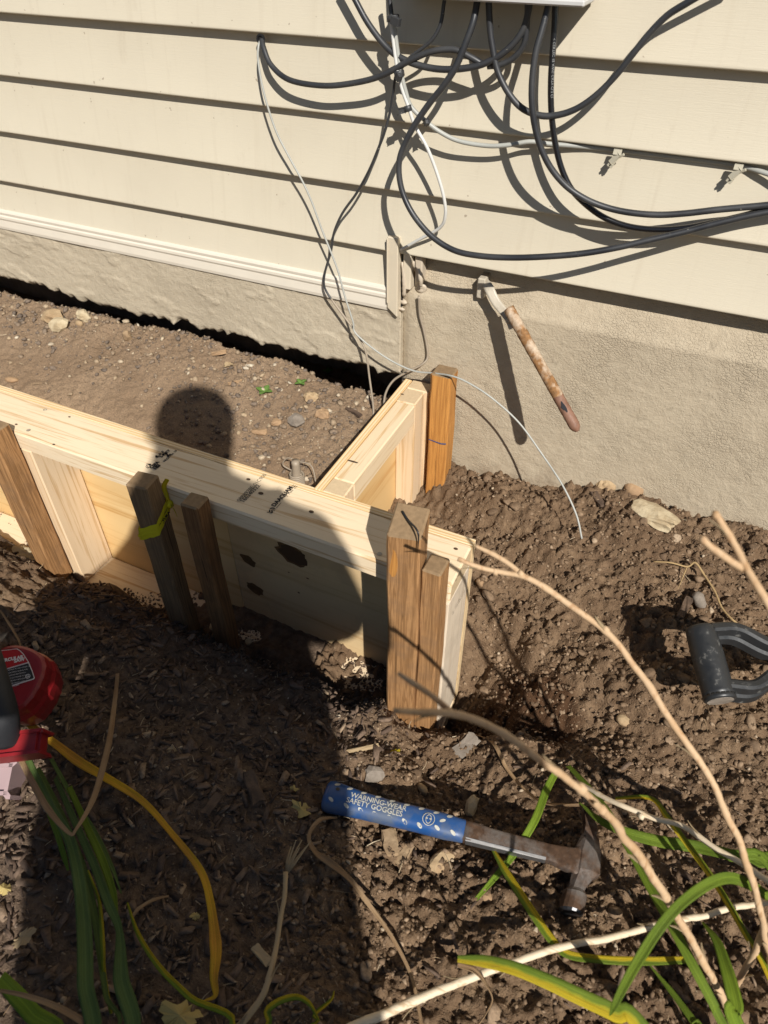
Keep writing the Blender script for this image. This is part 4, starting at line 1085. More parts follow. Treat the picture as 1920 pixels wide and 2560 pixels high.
# yellow flagging tape around the grey stake
tp = thing('flagging_tape', 'yellow plastic tape with black print tied around a grey stake', 'tape', (-.708, -.486, -.30), None)
def tape_band(name, zf, h, g):
    w2 = .0192 + g; a = .12
    cs = [(-1, 1), (-1, -1), (1, -1), (1, 1)]
    V = []; F = []; n = 0
    ring = []
    for i in range(4):
        p0 = np.array(cs[i]) * w2; p1 = np.array(cs[(i + 1) % 4]) * w2
        for k in range(6):
            t = k / 6; ring.append(p0 + (p1 - p0) * t)
    for i, p in enumerate(ring):
        x = p[0] * math.cos(a) - p[1] * math.sin(a); y = p[0] * math.sin(a) + p[1] * math.cos(a)
        zz = zf + .018 * (x / w2) * .6 + .012 * (y / w2) + random.uniform(-.0018, .0018)
        wr = random.uniform(0, .0012)
        for s, o_ in ((.5, 0), (.2, wr), (-.15, .0015), (-.5, 0)):
            V.append((-.708 + x * (1 + o_ * 20), -.486 + y * (1 + o_ * 20), zz + s * h))
    m = len(ring)
    for i in range(m):
        j = (i + 1) % m
        for k in range(3): F.append((i * 4 + k, j * 4 + k, j * 4 + k + 1, i * 4 + k + 1))
    return mk(name, V, F, MAT['tape'], tp, True)
tape_band('wrap', -.297, .013, .0010); tape_band('wrap', -.309, .011, .0020); tape_band('wrap', -.303, .005, .0028)
kn = np.array([-.687, -.464, -.279])
lump('tape_knot', kn, (.006, .006, .007), MAT['tape'], tp, 3, 1, .4)
ribbon('tape_tail', [kn, kn + np.array([-.004, .002, .018]), kn + np.array([-.006, .004, .034]), kn + np.array([.003, .006, .05])], [.003, .007, .008, .007], MAT['tape'], tp, normal=(.6, -.7, .3), fold=.3)
for i in range(5): ribbon('fringe', [kn, kn + np.array([.006, -.004 + .001 * i, .004 - .003 * i]), kn + np.array([.011 + .001 * i, -.006, .007 - .006 * i])], [.0016, .0012, .0004], MAT['tape'], tp, normal=(0, -1, .3), n=3)
place_text('print', 'PINTURA', .0075, (-.6885, -.500, -.3005), (.12, 1, .50), (-.1, -.42, 1), MAT['ink'], tp, bold=.0004, lift=.0022)

# ================================================================== THINGS ON AND NEAR THE WALL
pb_ = np.array([-.113, -.130, -.178]); pt_ = onY((1272, 772), -.030)
pipe = thing('rusty_pipe', 'rusty off-white metal pipe leaning out from the foundation on a strap', 'pipe', pb_)
ax = (pb_ - pt_)
mids = [pt_ + ax * t for t in (0, .2, .4, .6, .73)]
tube('painted_shaft', mids, .0092, MAT['pipe_paint'], pipe, n=10, sides=14, wob=.05)
low = [pt_ + ax * t for t in (.722, .85, .95)]
Vp, Fp = tube_vf(spline(low + [pb_], 6), np.array([.0090] * 13 + [.0086, .0080, .0072, .006, .0048, .0036]), 14, False, .05, 4)
mk('rusted_end', Vp, Fp, MAT['pipe_rust'], pipe, True)
hq = pt_ + ax * .80
vdir = CAM - hq; vdir /= np.linalg.norm(vdir)
e1 = ax / np.linalg.norm(ax); e2 = np.cross(vdir, e1)
hv = []; rs = np.random.default_rng(5)
for i in range(12):
    a = 2 * math.pi * i / 12; q = rs.uniform(.6, 1.2)
    hv.append(hq + e1 * .011 * q * math.cos(a) + e2 * .0035 * q * math.sin(a) + vdir * .0096)
mk('rust_hole', hv, [tuple(range(12))], MAT['steel_black'], pipe)
s0 = onY((1205, 698), .02); s1 = onY((1222, 720), -.004); s2 = onY((1240, 755), -.012); s3 = onY((1270, 793), -.022)
ribbon('strap', [s0, s1, s2, s3, s3 + np.array([.012, -.008, -.014])], [.014, .016, .015, .014, .012], MAT['strap_metal'], pipe, normal=(.3, -1, .4), fold=0.0)
Vb, Fb = lathe_vf([(.0048, 0), (.0048, .003), (.003, .0045)], s3 + np.array([.002, -.004, -.004]), (.2, -1, .3), 8)
mk('bolt', Vb, Fb, MAT['strap_metal'], pipe)
q = onY((1210, 715), .015)
box('bracket', q[0] - .010, q[0] + .004, .006, .04, q[2] - .020, q[2] + .016, MAT['strap_metal'], pipe, .002)
# short stub pipe with wire wound round it, inside the form
base = gpt((745, 1215), 0); bz = gz(-.56, -.29)
sb = onZ((738, 1150), -.30); sbx, sby = sb[0], sb[1]
rod = thing('rod_stub', 'short rod standing in the soil with pale wire coiled round it', 'rod', (sbx, sby, bz))
tube('rod', [(sbx, sby, bz - .05), (sbx, sby, -.36), (sbx, sby, -.302)], [.010, .010, .0075], MAT['tan_cable'], rod, wob=.06, sides=12)
coil = [(sbx + .0125 * math.cos(a), sby + .0125 * math.sin(a), -.352 + .0042 * a / 6.28) for a in np.linspace(0, 6.28 * 5, 60)]
tube('wire_coil', coil, .0018, MAT['tan_cable'], rod, n=2, sides=6)
tube('wire_loop', [coil[-1], (sbx - .024, sby - .004, -.318), (sbx - .018, sby, -.302), (sbx - .006, sby, -.299)], .0012, MAT['tan_cable'], rod, n=6, sides=6)
tube('wire_loop', [(sbx + .008, sby, -.301), (sbx + .03, sby + .003, -.304), (sbx + .042, sby - .005, -.325), (sbx + .046, sby - .012, -.36)], .0012, MAT['tan_cable'], rod, n=6, sides=6)

# ================================================================== HAMMER
def hammer():
    B = gpt((818, 1990), .022); Hc = gpt((1466, 2158), .020)
    xd = Vector(Hc - B); L = xd.length; xd.normalize()
    up = Vector((-.02, -.05, 1)); yd = up.cross(xd).normalized(); zd = xd.cross(yd)
    R = Matrix((xd, yd, zd)).transposed().to_quaternion()
    t = thing('claw_hammer', 'claw hammer with blue speckled grip and rusty steel head lying on the soil', 'hammer', B, R)
    def loc(p, lift):
        d = Vector(gpt(p, lift) - B); return d.dot(xd), d.dot(yd)
    cx, cyy = loc((1448, 2010), .016); fx, fy = loc((1442, 2288), .016)
    GL = L * .548
    def sec(prof, name, mats, sup=2.6, cap=True):
        n = 24; V = []; F = []
        for (x, hw, hz, yo) in prof:
            for k in range(n):
                a = 2 * math.pi * k / n; c, s = math.cos(a), math.sin(a)
                V.append((x, yo + hw * math.copysign(abs(c) ** (2 / sup), c), hz * math.copysign(abs(s) ** (2 / sup), s)))
        for i in range(len(prof) - 1):
            for k in range(n):
                k2 = (k + 1) % n; F.append((i * n + k, i * n + k2, (i + 1) * n + k2, (i + 1) * n + k))
        F.append(tuple(range(n - 1, -1, -1))); F.append(tuple((len(prof) - 1) * n + k for k in range(n)))
        return mk(name, V, F, mats, t, True, True)
    gp = [(-.003, .0160, .010, 0), (0, .0198, .0142, 0), (.006, .0210, .0158, 0), (.022, .0194, .0152, 0), (.05, .0170, .0142, -.0008), (.09, .0156, .0138, -.001), (.13, .0156, .0138, 0), (.165, .0158, .0136, 0), (GL - .012, .0148, .0124, 0), (GL, .0140, .0112, 0), (GL + .0008, .0130, .0102, 0)]
    g = sec(gp, 'grip', MAT['blue_grip'])
    xs_ = [p[0] for p in gp]
    def surf(x, y):
        hw = np.interp(x, xs_, [p[1] for p in gp]); hz = np.interp(x, xs_, [p[2] for p in gp])
        u = min(.97, abs(y) / hw); return hz * (1 - u ** 2.6) ** (1 / 2.6)
    def on_grip(name, V2, F, mat, lift=.0005):
        return mk(name, [(x, y, surf(x, y) + lift) for x, y in V2], F, mat, g, False, True)
    # oval flecks
    fl = [(.030, .0155), (.050, .0150), (.070, .0145), (.090, .0138), (.110, .0135), (.130, .0135), (.150, .0130), (.012, .0175), (.168, .0125), (.190, .0125),
          (.160, .0015), (.180, .0010), (.010, -.012), (.032, -.0150), (.052, -.0155), (.072, -.0155), (.092, -.0150), (.112, -.0148), (.132, -.0148), (.155, -.0120), (.176, -.0125), (.195, -.0128)]
    for i, (fx_, fy_) in enumerate(fl):
        fy_ *= .76
        if fx_ > GL - .012: continue
        an = (.45 if fy_ > 0 else -.5); ov = []
        for k in range(10):
            a = 2 * math.pi * k / 10; dx, dy = .0042 * math.cos(a), .0021 * math.sin(a)
            ov.append((fx_ + dx * math.cos(an) - dy * math.sin(an), fy_ + dx * math.sin(an) + dy * math.cos(an)))
        on_grip('fleck', ov, [tuple(range(10))], MAT['grip_white'])
    for body, x0, y0, sz in (('WARNING-WEAR', .034, .0036, .0098), ('SAFETY GOGGLES', .030, -.0044, .0098)):
        V, F = text_mesh(body, sz, 'LEFT', .0001)
        on_grip('lettering', [(x0 + v[0] * .98, y0 + v[1]) for v in V], F, MAT['grip_white'], .0008)
    # round safety emblem: ring, head outline and goggles
    ex, ey = .142, -.0015
    def ringpts(fn, w, n=28):
        V = []; F = []
        for k in range(n):
            a = 2 * math.pi * k / n; r = fn(a)
            for rr in (r[0] - w, r[0]): V.append((ex + rr * math.cos(a) * r[1], ey + rr * math.sin(a) * r[2]))
        for k in range(n):
            k2 = (k + 1) % n; F.append((2 * k, 2 * k + 1, 2 * k2 + 1, 2 * k2))
        return V, F
    V, F = ringpts(lambda a: (.0082, 1, 1), .0008); on_grip('emblem', V, F, MAT['grip_white'], .0009)
    V, F = ringpts(lambda a: (.0055, .72, 1.0 - .10 * math.cos(2 * a)), .0009); on_grip('emblem', V, F, MAT['grip_white'], .0009)
    for s in (-1, 1):
        on_grip('emblem', [(ex + s * .0026 + .0017 * math.cos(a), ey + .0005 + .0011 * math.sin(a)) for a in np.linspace(0, 6.28, 9)[:-1]], [tuple(range(8))], MAT['grip_white'], .0009)
    on_grip('hang_hole', [(.0145 + .003 * math.cos(a), .0065 + .0026 * math.sin(a)) for a in np.linspace(0, 6.28, 11)[:-1]], [tuple(range(10))], MAT['steel_black'], .0006)
    # I-beam neck
    nk = [(GL - .004, .0132, .0090, 0), (GL + .01, .0130, .0086, 0), (GL + .04, .0112, .0076, 0), (L - .045, .0108, .0076, 0), (L - .018, .0150, .0095, -.002), (L - .004, .022, .0115, -.004)]
    sec(nk, 'neck', MAT['steel'], 5)
    mk('neck_edge', [(GL + .004, -.0134, .0058), (L - .05, -.0112, .0052), (L - .05, -.0120, -.004), (GL + .004, -.0142, -.004), (GL + .004, -.0098, .0088), (L - .05, -.0084, .0079)], [(0, 1, 2, 3), (4, 5, 1, 0)], MAT['steel_bright'], t, False, True)
    # head: cheek block, waist, poll and face along -y ; claw along +y
    def ysec(prof, name, mat, n=8, rot=math.pi / 8):
        V = []; F = []
        for (y, xo, hx, hz, zo) in prof:
            for k in range(n):
                a = 2 * math.pi * k / n + rot
                V.append((xo + hx * .76 * math.cos(a), y, zo + hz * .85 * math.sin(a)))
        for i in range(len(prof) - 1):
            for k in range(n):
                k2 = (k + 1) % n; F.append((i * n + k, i * n + k2, (i + 1) * n + k2, (i + 1) * n + k))
        F.append(tuple(range(n - 1, -1, -1))); F.append(tuple((len(prof) - 1) * n + k for k in range(n)))
        return mk(name, V, F, mat, t, False, True)
    k_ = abs(fy) / .11
    ysec([(.034, L + .002, .0150, .0135, 0), (.012, L, .0235, .0150, 0), (-.012, L - .001, .0245, .0155, 0), (-.030 * k_, L - .004, .0185, .0135, 0), (-.048 * k_, L - .008, .0145, .0120, 0), (-.060 * k_, L - .010, .0140, .0125, 0), (-.068 * k_, L - .011, .0185, .0165, 0)], 'head', MAT['steel'])
    ysec([(-.0685 * k_, L - .011, .0190, .0170, 0), (-.095 * k_, L - .013, .0200, .0180, 0), (-.104 * k_, L - .014, .0195, .0175, 0)], 'poll', MAT['steel'], 16)
    ysec([(-.1042 * k_, L - .014, .0192, .0172, 0), (-.109 * k_, L - .0145, .0175, .0155, 0), (-.1105 * k_, L - .0146, .0140, .0120, 0)], 'striking_face', MAT['steel_black'], 16)
    cl = cyy
    for s in (-1, 1):
        pr = [(.030, L + .001, .0148, .0062, s * .0068), (.045, L + .002, .0135, .0058, s * .0070), (cl * .62, L - .001, .0105, .0056, s * .0078), (cl * .82, L - .006, .0070, .0055, s * .0084), (cl, L - .013, .0028, .0050, s * .0088)]
        ysec(pr, 'claw', MAT['steel'], 4, math.pi / 4)
hammer()

# ================================================================== CIRCULAR SAW (at the left edge)
def saw():
    zc = -.37
    c0 = onZ((30, 1698), -.33)
    vd = Vector(CAM - c0).normalized()
    ad = (Vector((.25, -.25, .9))).normalized()          # motor axis, tipped towards the path
    t = thing('circular_saw', 'red circular saw with black rubber handle lying on the mulch', 'power saw', (c0[0], c0[1], gz(c0[0], c0[1])))
    xr = Vector((1, .15, 0)); xr = (xr - ad * xr.dot(ad)).normalized(); yr = ad.cross(xr)
    n = 60; V = []; F = []
    prof = [(.040, -.085), (.044, -.05), (.0445, -.030), (.0415, -.022), (.0415, -.006), (.0405, .004), (.037, .008), (.034, .0085)]
    for r, h in prof:
        for k in range(n):
            a = 2 * math.pi * k / n
            rr = r * (1 + (.018 * (k % 3 == 0) if (-.9 < math.sin(a) < .9 and math.cos(a) > .25 and h < .005) else 0))
            sq = 1 / max(abs(math.cos(a)) ** 4 + abs(math.sin(a)) ** 4, 1e-6) ** .25
            sq = 1 + (sq - 1) * .45
            V.append(Vector(c0) + xr * rr * sq * math.cos(a) + yr * rr * 1.12 * sq * math.sin(a) + ad * h)
    for i in range(len(prof) - 1):
        for k in range(n):
            k2 = (k + 1) % n; F.append((i * n + k, i * n + k2, (i + 1) * n + k2, (i + 1) * n + k))
    F.append(tuple((len(prof) - 1) * n + k for k in range(n)))
    F.append(tuple(range(n - 1, -1, -1)))
    mh = mk('motor_housing', V, F, MAT['red_plastic'], t)
    O = Vector(c0) + ad * .0088
    # label plate: directions read so that the lettering runs up to the right
    q = [Vector(onX_plane(p, O, ad)) for p in ((0, 1620), (45, 1622), (88, 1697), (20, 1716))]
    tx = (Vector(onX_plane((60, 1648), O, ad)) - Vector(onX_plane((5, 1659), O, ad))).normalized(); ty = ad.cross(tx)
    def poly(pts, mat, lift, name='label'):
        return mk(name, [Vector(onX_plane(p, O, ad)) + ad * lift for p in pts], [tuple(range(len(pts)))], mat, mh)
    Lb = lambda x, y: (x / 11.06, 1600 + y / 11.06)
    poly([Lb(-300, 330), Lb(480, 240), Lb(560, 290), Lb(660, 390), Lb(800, 610), Lb(900, 850), Lb(965, 1050), Lb(940, 1090), Lb(-300, 1480)], MAT['label_white'], .0004)
    poly([Lb(-300, 350), Lb(470, 258), Lb(545, 305), Lb(640, 400), Lb(780, 615), Lb(-300, 935)], MAT['red_label'], .0010)
    poly([Lb(-300, 965), Lb(788, 645), Lb(880, 860), Lb(940, 1040), Lb(920, 1068), Lb(-300, 1455)], MAT['black_label'], .0010)
    def ltext(b, size, p, al='LEFT', bold=0, m='label_white'):
        o = Vector(onX_plane(p, O, ad)) + ad * .0016
        place_text('label_text', b, size, o, tx, ty, MAT[m], mh, al, bold, 0.0)
    ltext('CIRCULAR', .0062, Lb(650, 470), 'RIGHT', .0003); ltext('SAW', .0062, Lb(690, 540), 'RIGHT', .0003)
    for i in range(7):
        y = 700 + i * 58
        ltext(['WARNING: TO REDUCE RISK OF', 'INJURY READ MANUAL AND', 'WEAR EYE PROTECTION', 'DO NOT EXPOSE TO RAIN', 'USE ONLY WITH GUARD', 'KEEP HANDS CLEAR OF', 'THE BLADE'][i], .0021, Lb(170 + i * 22, y + 160 - i * 5 + 20 * i), 'LEFT')
    oc = Vector(onX_plane(Lb(780, 1010), O, ad)) + ad * .0016
    Vr = []; Fr = []
    for k in range(20):
        a = 2 * math.pi * k / 20
        for r in (.0024, .0031): Vr.append(oc + (tx * math.cos(a) + ty * math.sin(a)) * r)
    for k in range(20):
        k2 = (k + 1) % 20; Fr.append((2 * k, 2 * k + 1, 2 * k2 + 1, 2 * k2))
    mk('label_mark', Vr, Fr, MAT['label_white'], mh); ltext('UL', .0030, Lb(745, 1020), 'LEFT', .0001)
    # raised band low on the housing
    # black over-moulded handle arching over the housing, ends in a red foot
    hp_ = [atD((-75, 1560), .95), atD((-42, 1640), .90), atD((-18, 1715), .87), atD((5, 1785), .865), atD((14, 1850), .88)]
    tube('handle', hp_, [.021, .021, .020, .0185, .0175], MAT['rubber'], t, n=8, sides=16)
    f0 = atD((-60, 1878), .885); f1 = atD((110, 1858), .885)
    bm = beam_bm(f0, f1, .026, .030, (0, -.4, 1), .004, 2)
    bm_obj('battery_foot', bm, MAT['red_plastic'], t)
    b0 = atD((-90, 1950), .97); b1 = atD((45, 1950), .97)
    bm_obj('shoe', beam_bm(b0, b1, .036, .04, (0, -.5, 1), .005, 2), MAT['pale_plastic'], t)
    # blade guard and foot plate behind, outside the picture
    g0 = Vector(c0) + Vector((-.15, -.04, -.05))
    Vg, Fg = lathe_vf([(.02, -.02), (.09, -.02), (.095, -.012), (.095, .012), (.09, .02), (.02, .02)], g0, ad, 32)
    mk('blade_guard', Vg, Fg, MAT['steel_black'], t, True)
    bm_obj('gear_case', beam_bm(Vector(c0) + Vector((-.03, 0, -.02)), g0, .07, .07, (0, 1, 0), .012, 2), MAT['steel'], t)
def onX_plane(p, O, N):
    d = _ray(p); N = np.array(N); return CAM + d * (np.dot(np.array(O) - CAM, N) / np.dot(d, N))
saw()

# ================================================================== SHOVEL D-HANDLE
def shovel():
    lift = .115
    g0 = gpt((1752, 1578), lift); g1 = gpt((1798, 1742), lift - .012)
    c0 = (g0 + g1) / 2
    t = thing('shovel', 'black plastic D-shaped shovel handle resting above the soil', 'shovel', (c0[0] + .1, c0[1], gz(c0[0], c0[1])))
    gd = (g1 - g0) / np.linalg.norm(g1 - g0)
    tube('grip', [g0 - gd * .006, g0, g0 + gd * .03, c0, g1 - gd * .03, g1], [.017, .0205, .0215, .0215, .0215, .021], MAT['black_plastic'], t, n=5, sides=20)
    Vc, Fc = lathe_vf([(.0212, -.002), (.0212, .004), (.0190, .0055)], g1, gd, 20)
    mk('grip_rim', Vc, Fc, MAT['black_plastic'], t, True)
    Vc, Fc = lathe_vf([(.0172, .0054), (.0172, .0062)], g1, gd, 20)
    mk('grip_end', Vc, Fc, MAT['stone_grey'], t)
    out = np.cross(np.array([0, 0, 1.0]), gd); out = out if out[0] > 0 else -out; out /= np.linalg.norm(out); out[2] -= .10
    apex = c0 + out * .135
    for i, (s, e) in enumerate(((g0 + gd * .004, -1), (g1 - gd * .010, 1))):
        P = [s + out * .010, s + out * .05 + gd * e * .001, s + out * .09 - gd * e * .020, apex - gd * (-e) * .012]
        pts = spline(P, 8); V = []; F = []; m = len(pts)
        T = np.gradient(pts, axis=0); T /= np.linalg.norm(T, axis=1)[:, None]
        for k in range(m):
            up = np.array([0, 0, 1.0]); sd = np.cross(T[k], up); sd /= np.linalg.norm(sd); u2 = np.cross(sd, T[k])
            for a, b in ((-.0075, .016), (-.0035, .0185), (.0035, .0185), (.0075, .016), (.0075, .004), (.0045, .0), (.0075, -.004), (.0075, -.016), (.0035, -.0185), (-.0035, -.0185), (-.0075, -.016), (-.0075, 0)):
                V.append(pts[k] + sd * a + u2 * b)
        for k in range(m - 1):
            for j in range(12):
                j2 = (j + 1) % 12; F.append((k * 12 + j, k * 12 + j2, (k + 1) * 12 + j2, (k + 1) * 12 + j))
        mk('yoke_arm', V, F, MAT['black_plastic'], t, False)
    tube('socket', [apex - out * .01, apex + out * .05, apex + out * .10], [.022, .020, .018], MAT['black_plastic'], t, sides=16)
    e = apex + out * .75; e[2] = gz(e[0], e[1]) + .03
    tube('shaft', [apex + out * .09, (apex + e) / 2, e], .0155, MAT['stalk'], t, sides=14)
    bl = Vector(e); od = Vector((out[0], out[1], 0)).normalized(); sd = Vector((-od.y, od.x, 0))
    V = []; F = []
    for i in range(9):
        u = i / 8; wd = .11 * (1 if u < .6 else math.sqrt(max(0.02, 1 - ((u - .6) / .4) ** 2)))
        for j in range(7):
            v = j / 6 * 2 - 1
            p = bl + od * (u * .29) + sd * (wd * v) + Vector((0, 0, .02 * v * v - .015 * u + (.01 if i == 0 else 0)))
            V.append(p)
    for i in range(8):
        for j in range(6): F.append((i * 7 + j, i * 7 + j + 1, (i + 1) * 7 + j + 1, (i + 1) * 7 + j))
    mk('blade', V, F, MAT['steel'], t, True)
shovel()

# ================================================================== PLANTS
def leaf_pts(spec, conv):
    return [gpt(conv(x, y), l) for x, y, l in spec]
def rooted(P, wid, base, reach):
    """carry the leaf on from its nearer end down to the crown of the clump"""
    b = np.array([base[0] + random.uniform(-.02, .02), base[1] + random.uniform(-.02, .02), gz(base[0], base[1]) - .01])
    def outside(q):
        g = ROT.T @ (np.asarray(q) - CAM); u = CX - g[0] / g[2] * FPX; v = CY + g[1] / g[2] * FPX
        return u > 1925 or v > 2565
    o0, o1 = outside(P[0]), outside(P[-1])
    if not (o0 or o1): return P, wid
    e = P[0] if o0 else P[-1]; mid = e * .5 + b * .5 + np.array([0, 0, .02])
    if o0: return [b, mid] + list(P), [wid[0] * .8, wid[0]] + list(wid)
    return list(P) + [mid, b], list(wid) + [wid[-1], wid[-1] * .8]
# right clump
rp = thing('daylily_clump', 'green strap-leaved daylily clump with yellowing leaves over the hammer head', 'plant', (.46, -1.02, -.45))
def rleaf(spec, wid, mat, **k):
    P, wid = rooted(leaf_pts(spec, zF), [x * .60 for x in wid], (.46, -1.02), .42)
    return ribbon('leaf', P, wid, MAT[mat], rp, **k)
rleaf([(1760, 990, .16), (1659, 925, .20), (1570, 872, .23), (1490, 850, .245), (1400, 880, .25), (1290, 960, .245), (1200, 1060, .235), (1120, 1180, .22), (1050, 1300, .20), (1000, 1400, .185), (975, 1450, .175)], [.015, .018, .019, .0175, .016, .015, .015, .015, .0135, .010, .002], 'leaf_green', normal=(-.3, -.6, .6), fold=.55)
rleaf([(1130, 1520, .14), (1000, 1440, .15), (850, 1370, .155), (700, 1300, .16), (560, 1245, .16), (430, 1215, .155), (318, 1205, .15)], [.024, .025, .024, .022, .020, .018, .010], 'leaf_edge', normal=(0, -.2, 1), fold=.12)
rleaf([(460, 715, .035), (520, 820, .045), (580, 915, .05), (650, 1020, .05), (720, 1120, .05), (790, 1185, .05), (920, 1207, .055), (1100, 1216, .06), (1330, 1210, .06)], [.006, .016, .018, .018, .017, .015, .014, .015, .012], 'leaf_mixed', fold=.3)
rleaf([(745, 395, .05), (700, 480, .05), (650, 610, .046), (560, 755, .03), (470, 865, .02), (395, 950, .012), (350, 990, .008)], [.015, .018, .017, .015, .012, .007, .001], 'leaf_bright', fold=.35)
rleaf([(795, 372, .06), (880, 465, .07), (975, 590, .09), (1060, 730, .10), (1150, 900, .11), (1240, 1060, .12), (1330, 1230, .12), (1420, 1400, .11), (1480, 1520, .10)], [.012, .016, .018, .019, .019, .019, .018, .017, .016], 'leaf_green', fold=.35)
rleaf([(1000, 512, .10), (1150, 512, .11), (1225, 600, .12), (1300, 700, .12), (1400, 835, .12), (1480, 960, .12), (1560, 1100, .11), (1680, 1320, .10)], [.006, .010, .013, .013, .013, .013, .012, .012], 'leaf_yellow', fold=.45)
rleaf([(845, 530, .05), (930, 605, .06), (1050, 662, .07), (1200, 700, .08), (1350, 722, .09), (1500, 760, .10), (1700, 850, .10)], [.004, .014, .021, .023, .023, .022, .02], 'leaf_green', normal=(0, -.3, 1), fold=.3)
rleaf([(1375, 1045, .05), (1435, 1130, .07), (1480, 1260, .09), (1515, 1400, .10), (1535, 1520, .10)], [.004, .018, .024, .026, .025], 'leaf_bright', fold=.3)
rleaf([(1150, 1235, .04), (1240, 1345, .05), (1340, 1480, .06), (1400, 1560, .06)], [.003, .011, .014, .014], 'leaf_green', fold=.3)
rleaf([(1480, 735, .10), (1560, 760, .10), (1620, 790, .10), (1720, 850, .10)], [.005, .02, .022, .02], 'leaf_green', fold=.3)
ribbon('dry_leaf', leaf_pts([(385, 232, .012), (470, 275, .015), (530, 385, .018), (610, 480, .02), (690, 535, .03), (800, 545, .035), (900, 540, .05), (1050, 525, .08)], zF), [.003, .006, .007, .007, .009, .012, .014, .010], MAT['leaf_dry'], rp, fold=.5, twist=1.2)
ribbon('dry_leaf', leaf_pts([(318, 1232, .12), (390, 1260, .10), (440, 1320, .08), (465, 1380, .06), (440, 1440, .04), (405, 1490, .03)], zF), [.004, .008, .006, .005, .004, .003], MAT['leaf_dry'], rp, fold=.5, twist=2.0)
# left clump
lp = thing('daylily_clump', 'shaded daylily clump with flattened green leaves beside the red saw', 'plant', (-.50, -1.30, -.44))
def lleaf(spec, wid, mat, conv=zW, name='leaf', **k):
    P, wid = rooted(leaf_pts(spec, conv), [x * .55 for x in wid], (-.50, -1.30), .32)
    return ribbon(name, P, wid, MAT[mat], lp, **k)
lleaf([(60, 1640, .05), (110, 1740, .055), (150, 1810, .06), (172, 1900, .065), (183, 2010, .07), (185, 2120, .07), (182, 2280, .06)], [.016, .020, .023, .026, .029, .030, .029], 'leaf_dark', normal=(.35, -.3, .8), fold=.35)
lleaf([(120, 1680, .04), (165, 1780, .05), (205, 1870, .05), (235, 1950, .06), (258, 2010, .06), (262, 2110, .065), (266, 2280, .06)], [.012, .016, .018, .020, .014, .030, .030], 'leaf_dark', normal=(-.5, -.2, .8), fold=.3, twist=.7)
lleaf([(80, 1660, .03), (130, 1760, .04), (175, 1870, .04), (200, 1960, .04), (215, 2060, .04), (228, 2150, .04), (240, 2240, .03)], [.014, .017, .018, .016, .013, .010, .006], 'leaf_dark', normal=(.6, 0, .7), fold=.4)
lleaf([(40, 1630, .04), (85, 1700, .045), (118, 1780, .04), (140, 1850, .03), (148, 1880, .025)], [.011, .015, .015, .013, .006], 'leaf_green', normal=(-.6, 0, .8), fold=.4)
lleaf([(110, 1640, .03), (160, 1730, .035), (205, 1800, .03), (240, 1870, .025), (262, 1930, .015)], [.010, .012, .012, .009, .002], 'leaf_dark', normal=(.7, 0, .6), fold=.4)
lleaf([(150, 1700, .045), (190, 1790, .05), (222, 1860, .05), (245, 1930, .05), (252, 1985, .05)], [.012, .015, .016, .014, .006], 'leaf_green', fold=.25)
lleaf([(190, 1880, .05), (215, 1950, .05), (222, 2040, .05), (225, 2100, .04), (240, 2190, .03)], [.004, .007, .010, .008, .006], 'leaf_mixed', fold=.3)
lleaf([(275, 1950, .01), (300, 2020, .02), (345, 2090, .03), (410, 2155, .035), (490, 2230, .03)], [.004, .009, .011, .012, .012], 'leaf_mixed', fold=.4)
lleaf([(55, 1558, .025), (115, 1605, .03), (170, 1645, .03), (230, 1682, .03), (305, 1728, .025), (370, 1800, .022), (430, 1875, .02), (455, 1950, .02), (466, 2040, .02), (463, 2110, .015), (465, 2150, .01), (440, 2162, .008)], [.016, .021, .023, .021, .016, .014, .016, .017, .025, .018, .010, .002], 'leaf_orange', name='yellow_leaf', fold=.35, wave=.25)
lleaf([(0, 2112, .06), (35, 2150, .06), (70, 2190, .06), (120, 2260, .05)], [.024, .03, .03, .028], 'leaf_bright', fold=.2)
lleaf([(535, 2250, .04), (580, 2180, .05), (630, 2155, .05), (665, 2165, .05), (690, 2205, .03)], [.010, .013, .012, .009, .003], 'leaf_mixed', fold=.35)
lleaf([(640, 2230, .02), (680, 2190, .03), (715, 2160, .035), (722, 2140, .035)], [.006, .008, .006, .002], 'leaf_yellow', fold=.4)
def dryleaf(label, spec, wid, mat='leaf_dry', conv=zW, **k):
    P = leaf_pts(spec, conv); m = np.mean(P, 0)
    t = thing('dry_leaf', label, 'dry leaf', (m[0], m[1], gz(m[0], m[1])), None, 'long dry leaves on the ground')
    ribbon('blade', P, [x * .65 for x in wid], MAT[mat], t, **k); return t
dryleaf('tan strap leaf folded in a V across the shaded green leaves', [(40, 1630, .09), (70, 1690, .09), (105, 1750, .085), (150, 1800, .08), (165, 1790, .08), (200, 1730, .075), (222, 1660, .06), (238, 1590, .04), (250, 1500, .02), (254, 1455, .012)], [.010, .012, .012, .006, .006, .012, .014, .013, .010, .009], fold=.15)
dryleaf('curled brown leaf by the butt of the hammer, running to the bottom edge', [(728, 1766, .01), (690, 1772, .014), (668, 1805, .018), (680, 1840, .02), (715, 1865, .02), (760, 1905, .02), (805, 1965, .02), (850, 2030, .02), (885, 2100, .02), (905, 2180, .02), (912, 2240, .02)], [.006, .009, .008, .010, .014, .010, .008, .007, .006, .006, .006], fold=.35, wave=.3)
dryleaf('thin brown leaf twisted on the shaded mulch left of the orange one', [(365, 1935, .008), (330, 1945, .012), (298, 1965, .012), (282, 1990, .01), (276, 2005, .008)], [.003, .006, .007, .005, .002], fold=.4)
dryleaf('narrow tan leaf curling round the red saw housing', [(0, 1318, .02), (18, 1345, .02), (40, 1382, .03), (45, 1400, .03)], [.004, .006, .005, .003], fold=.4)
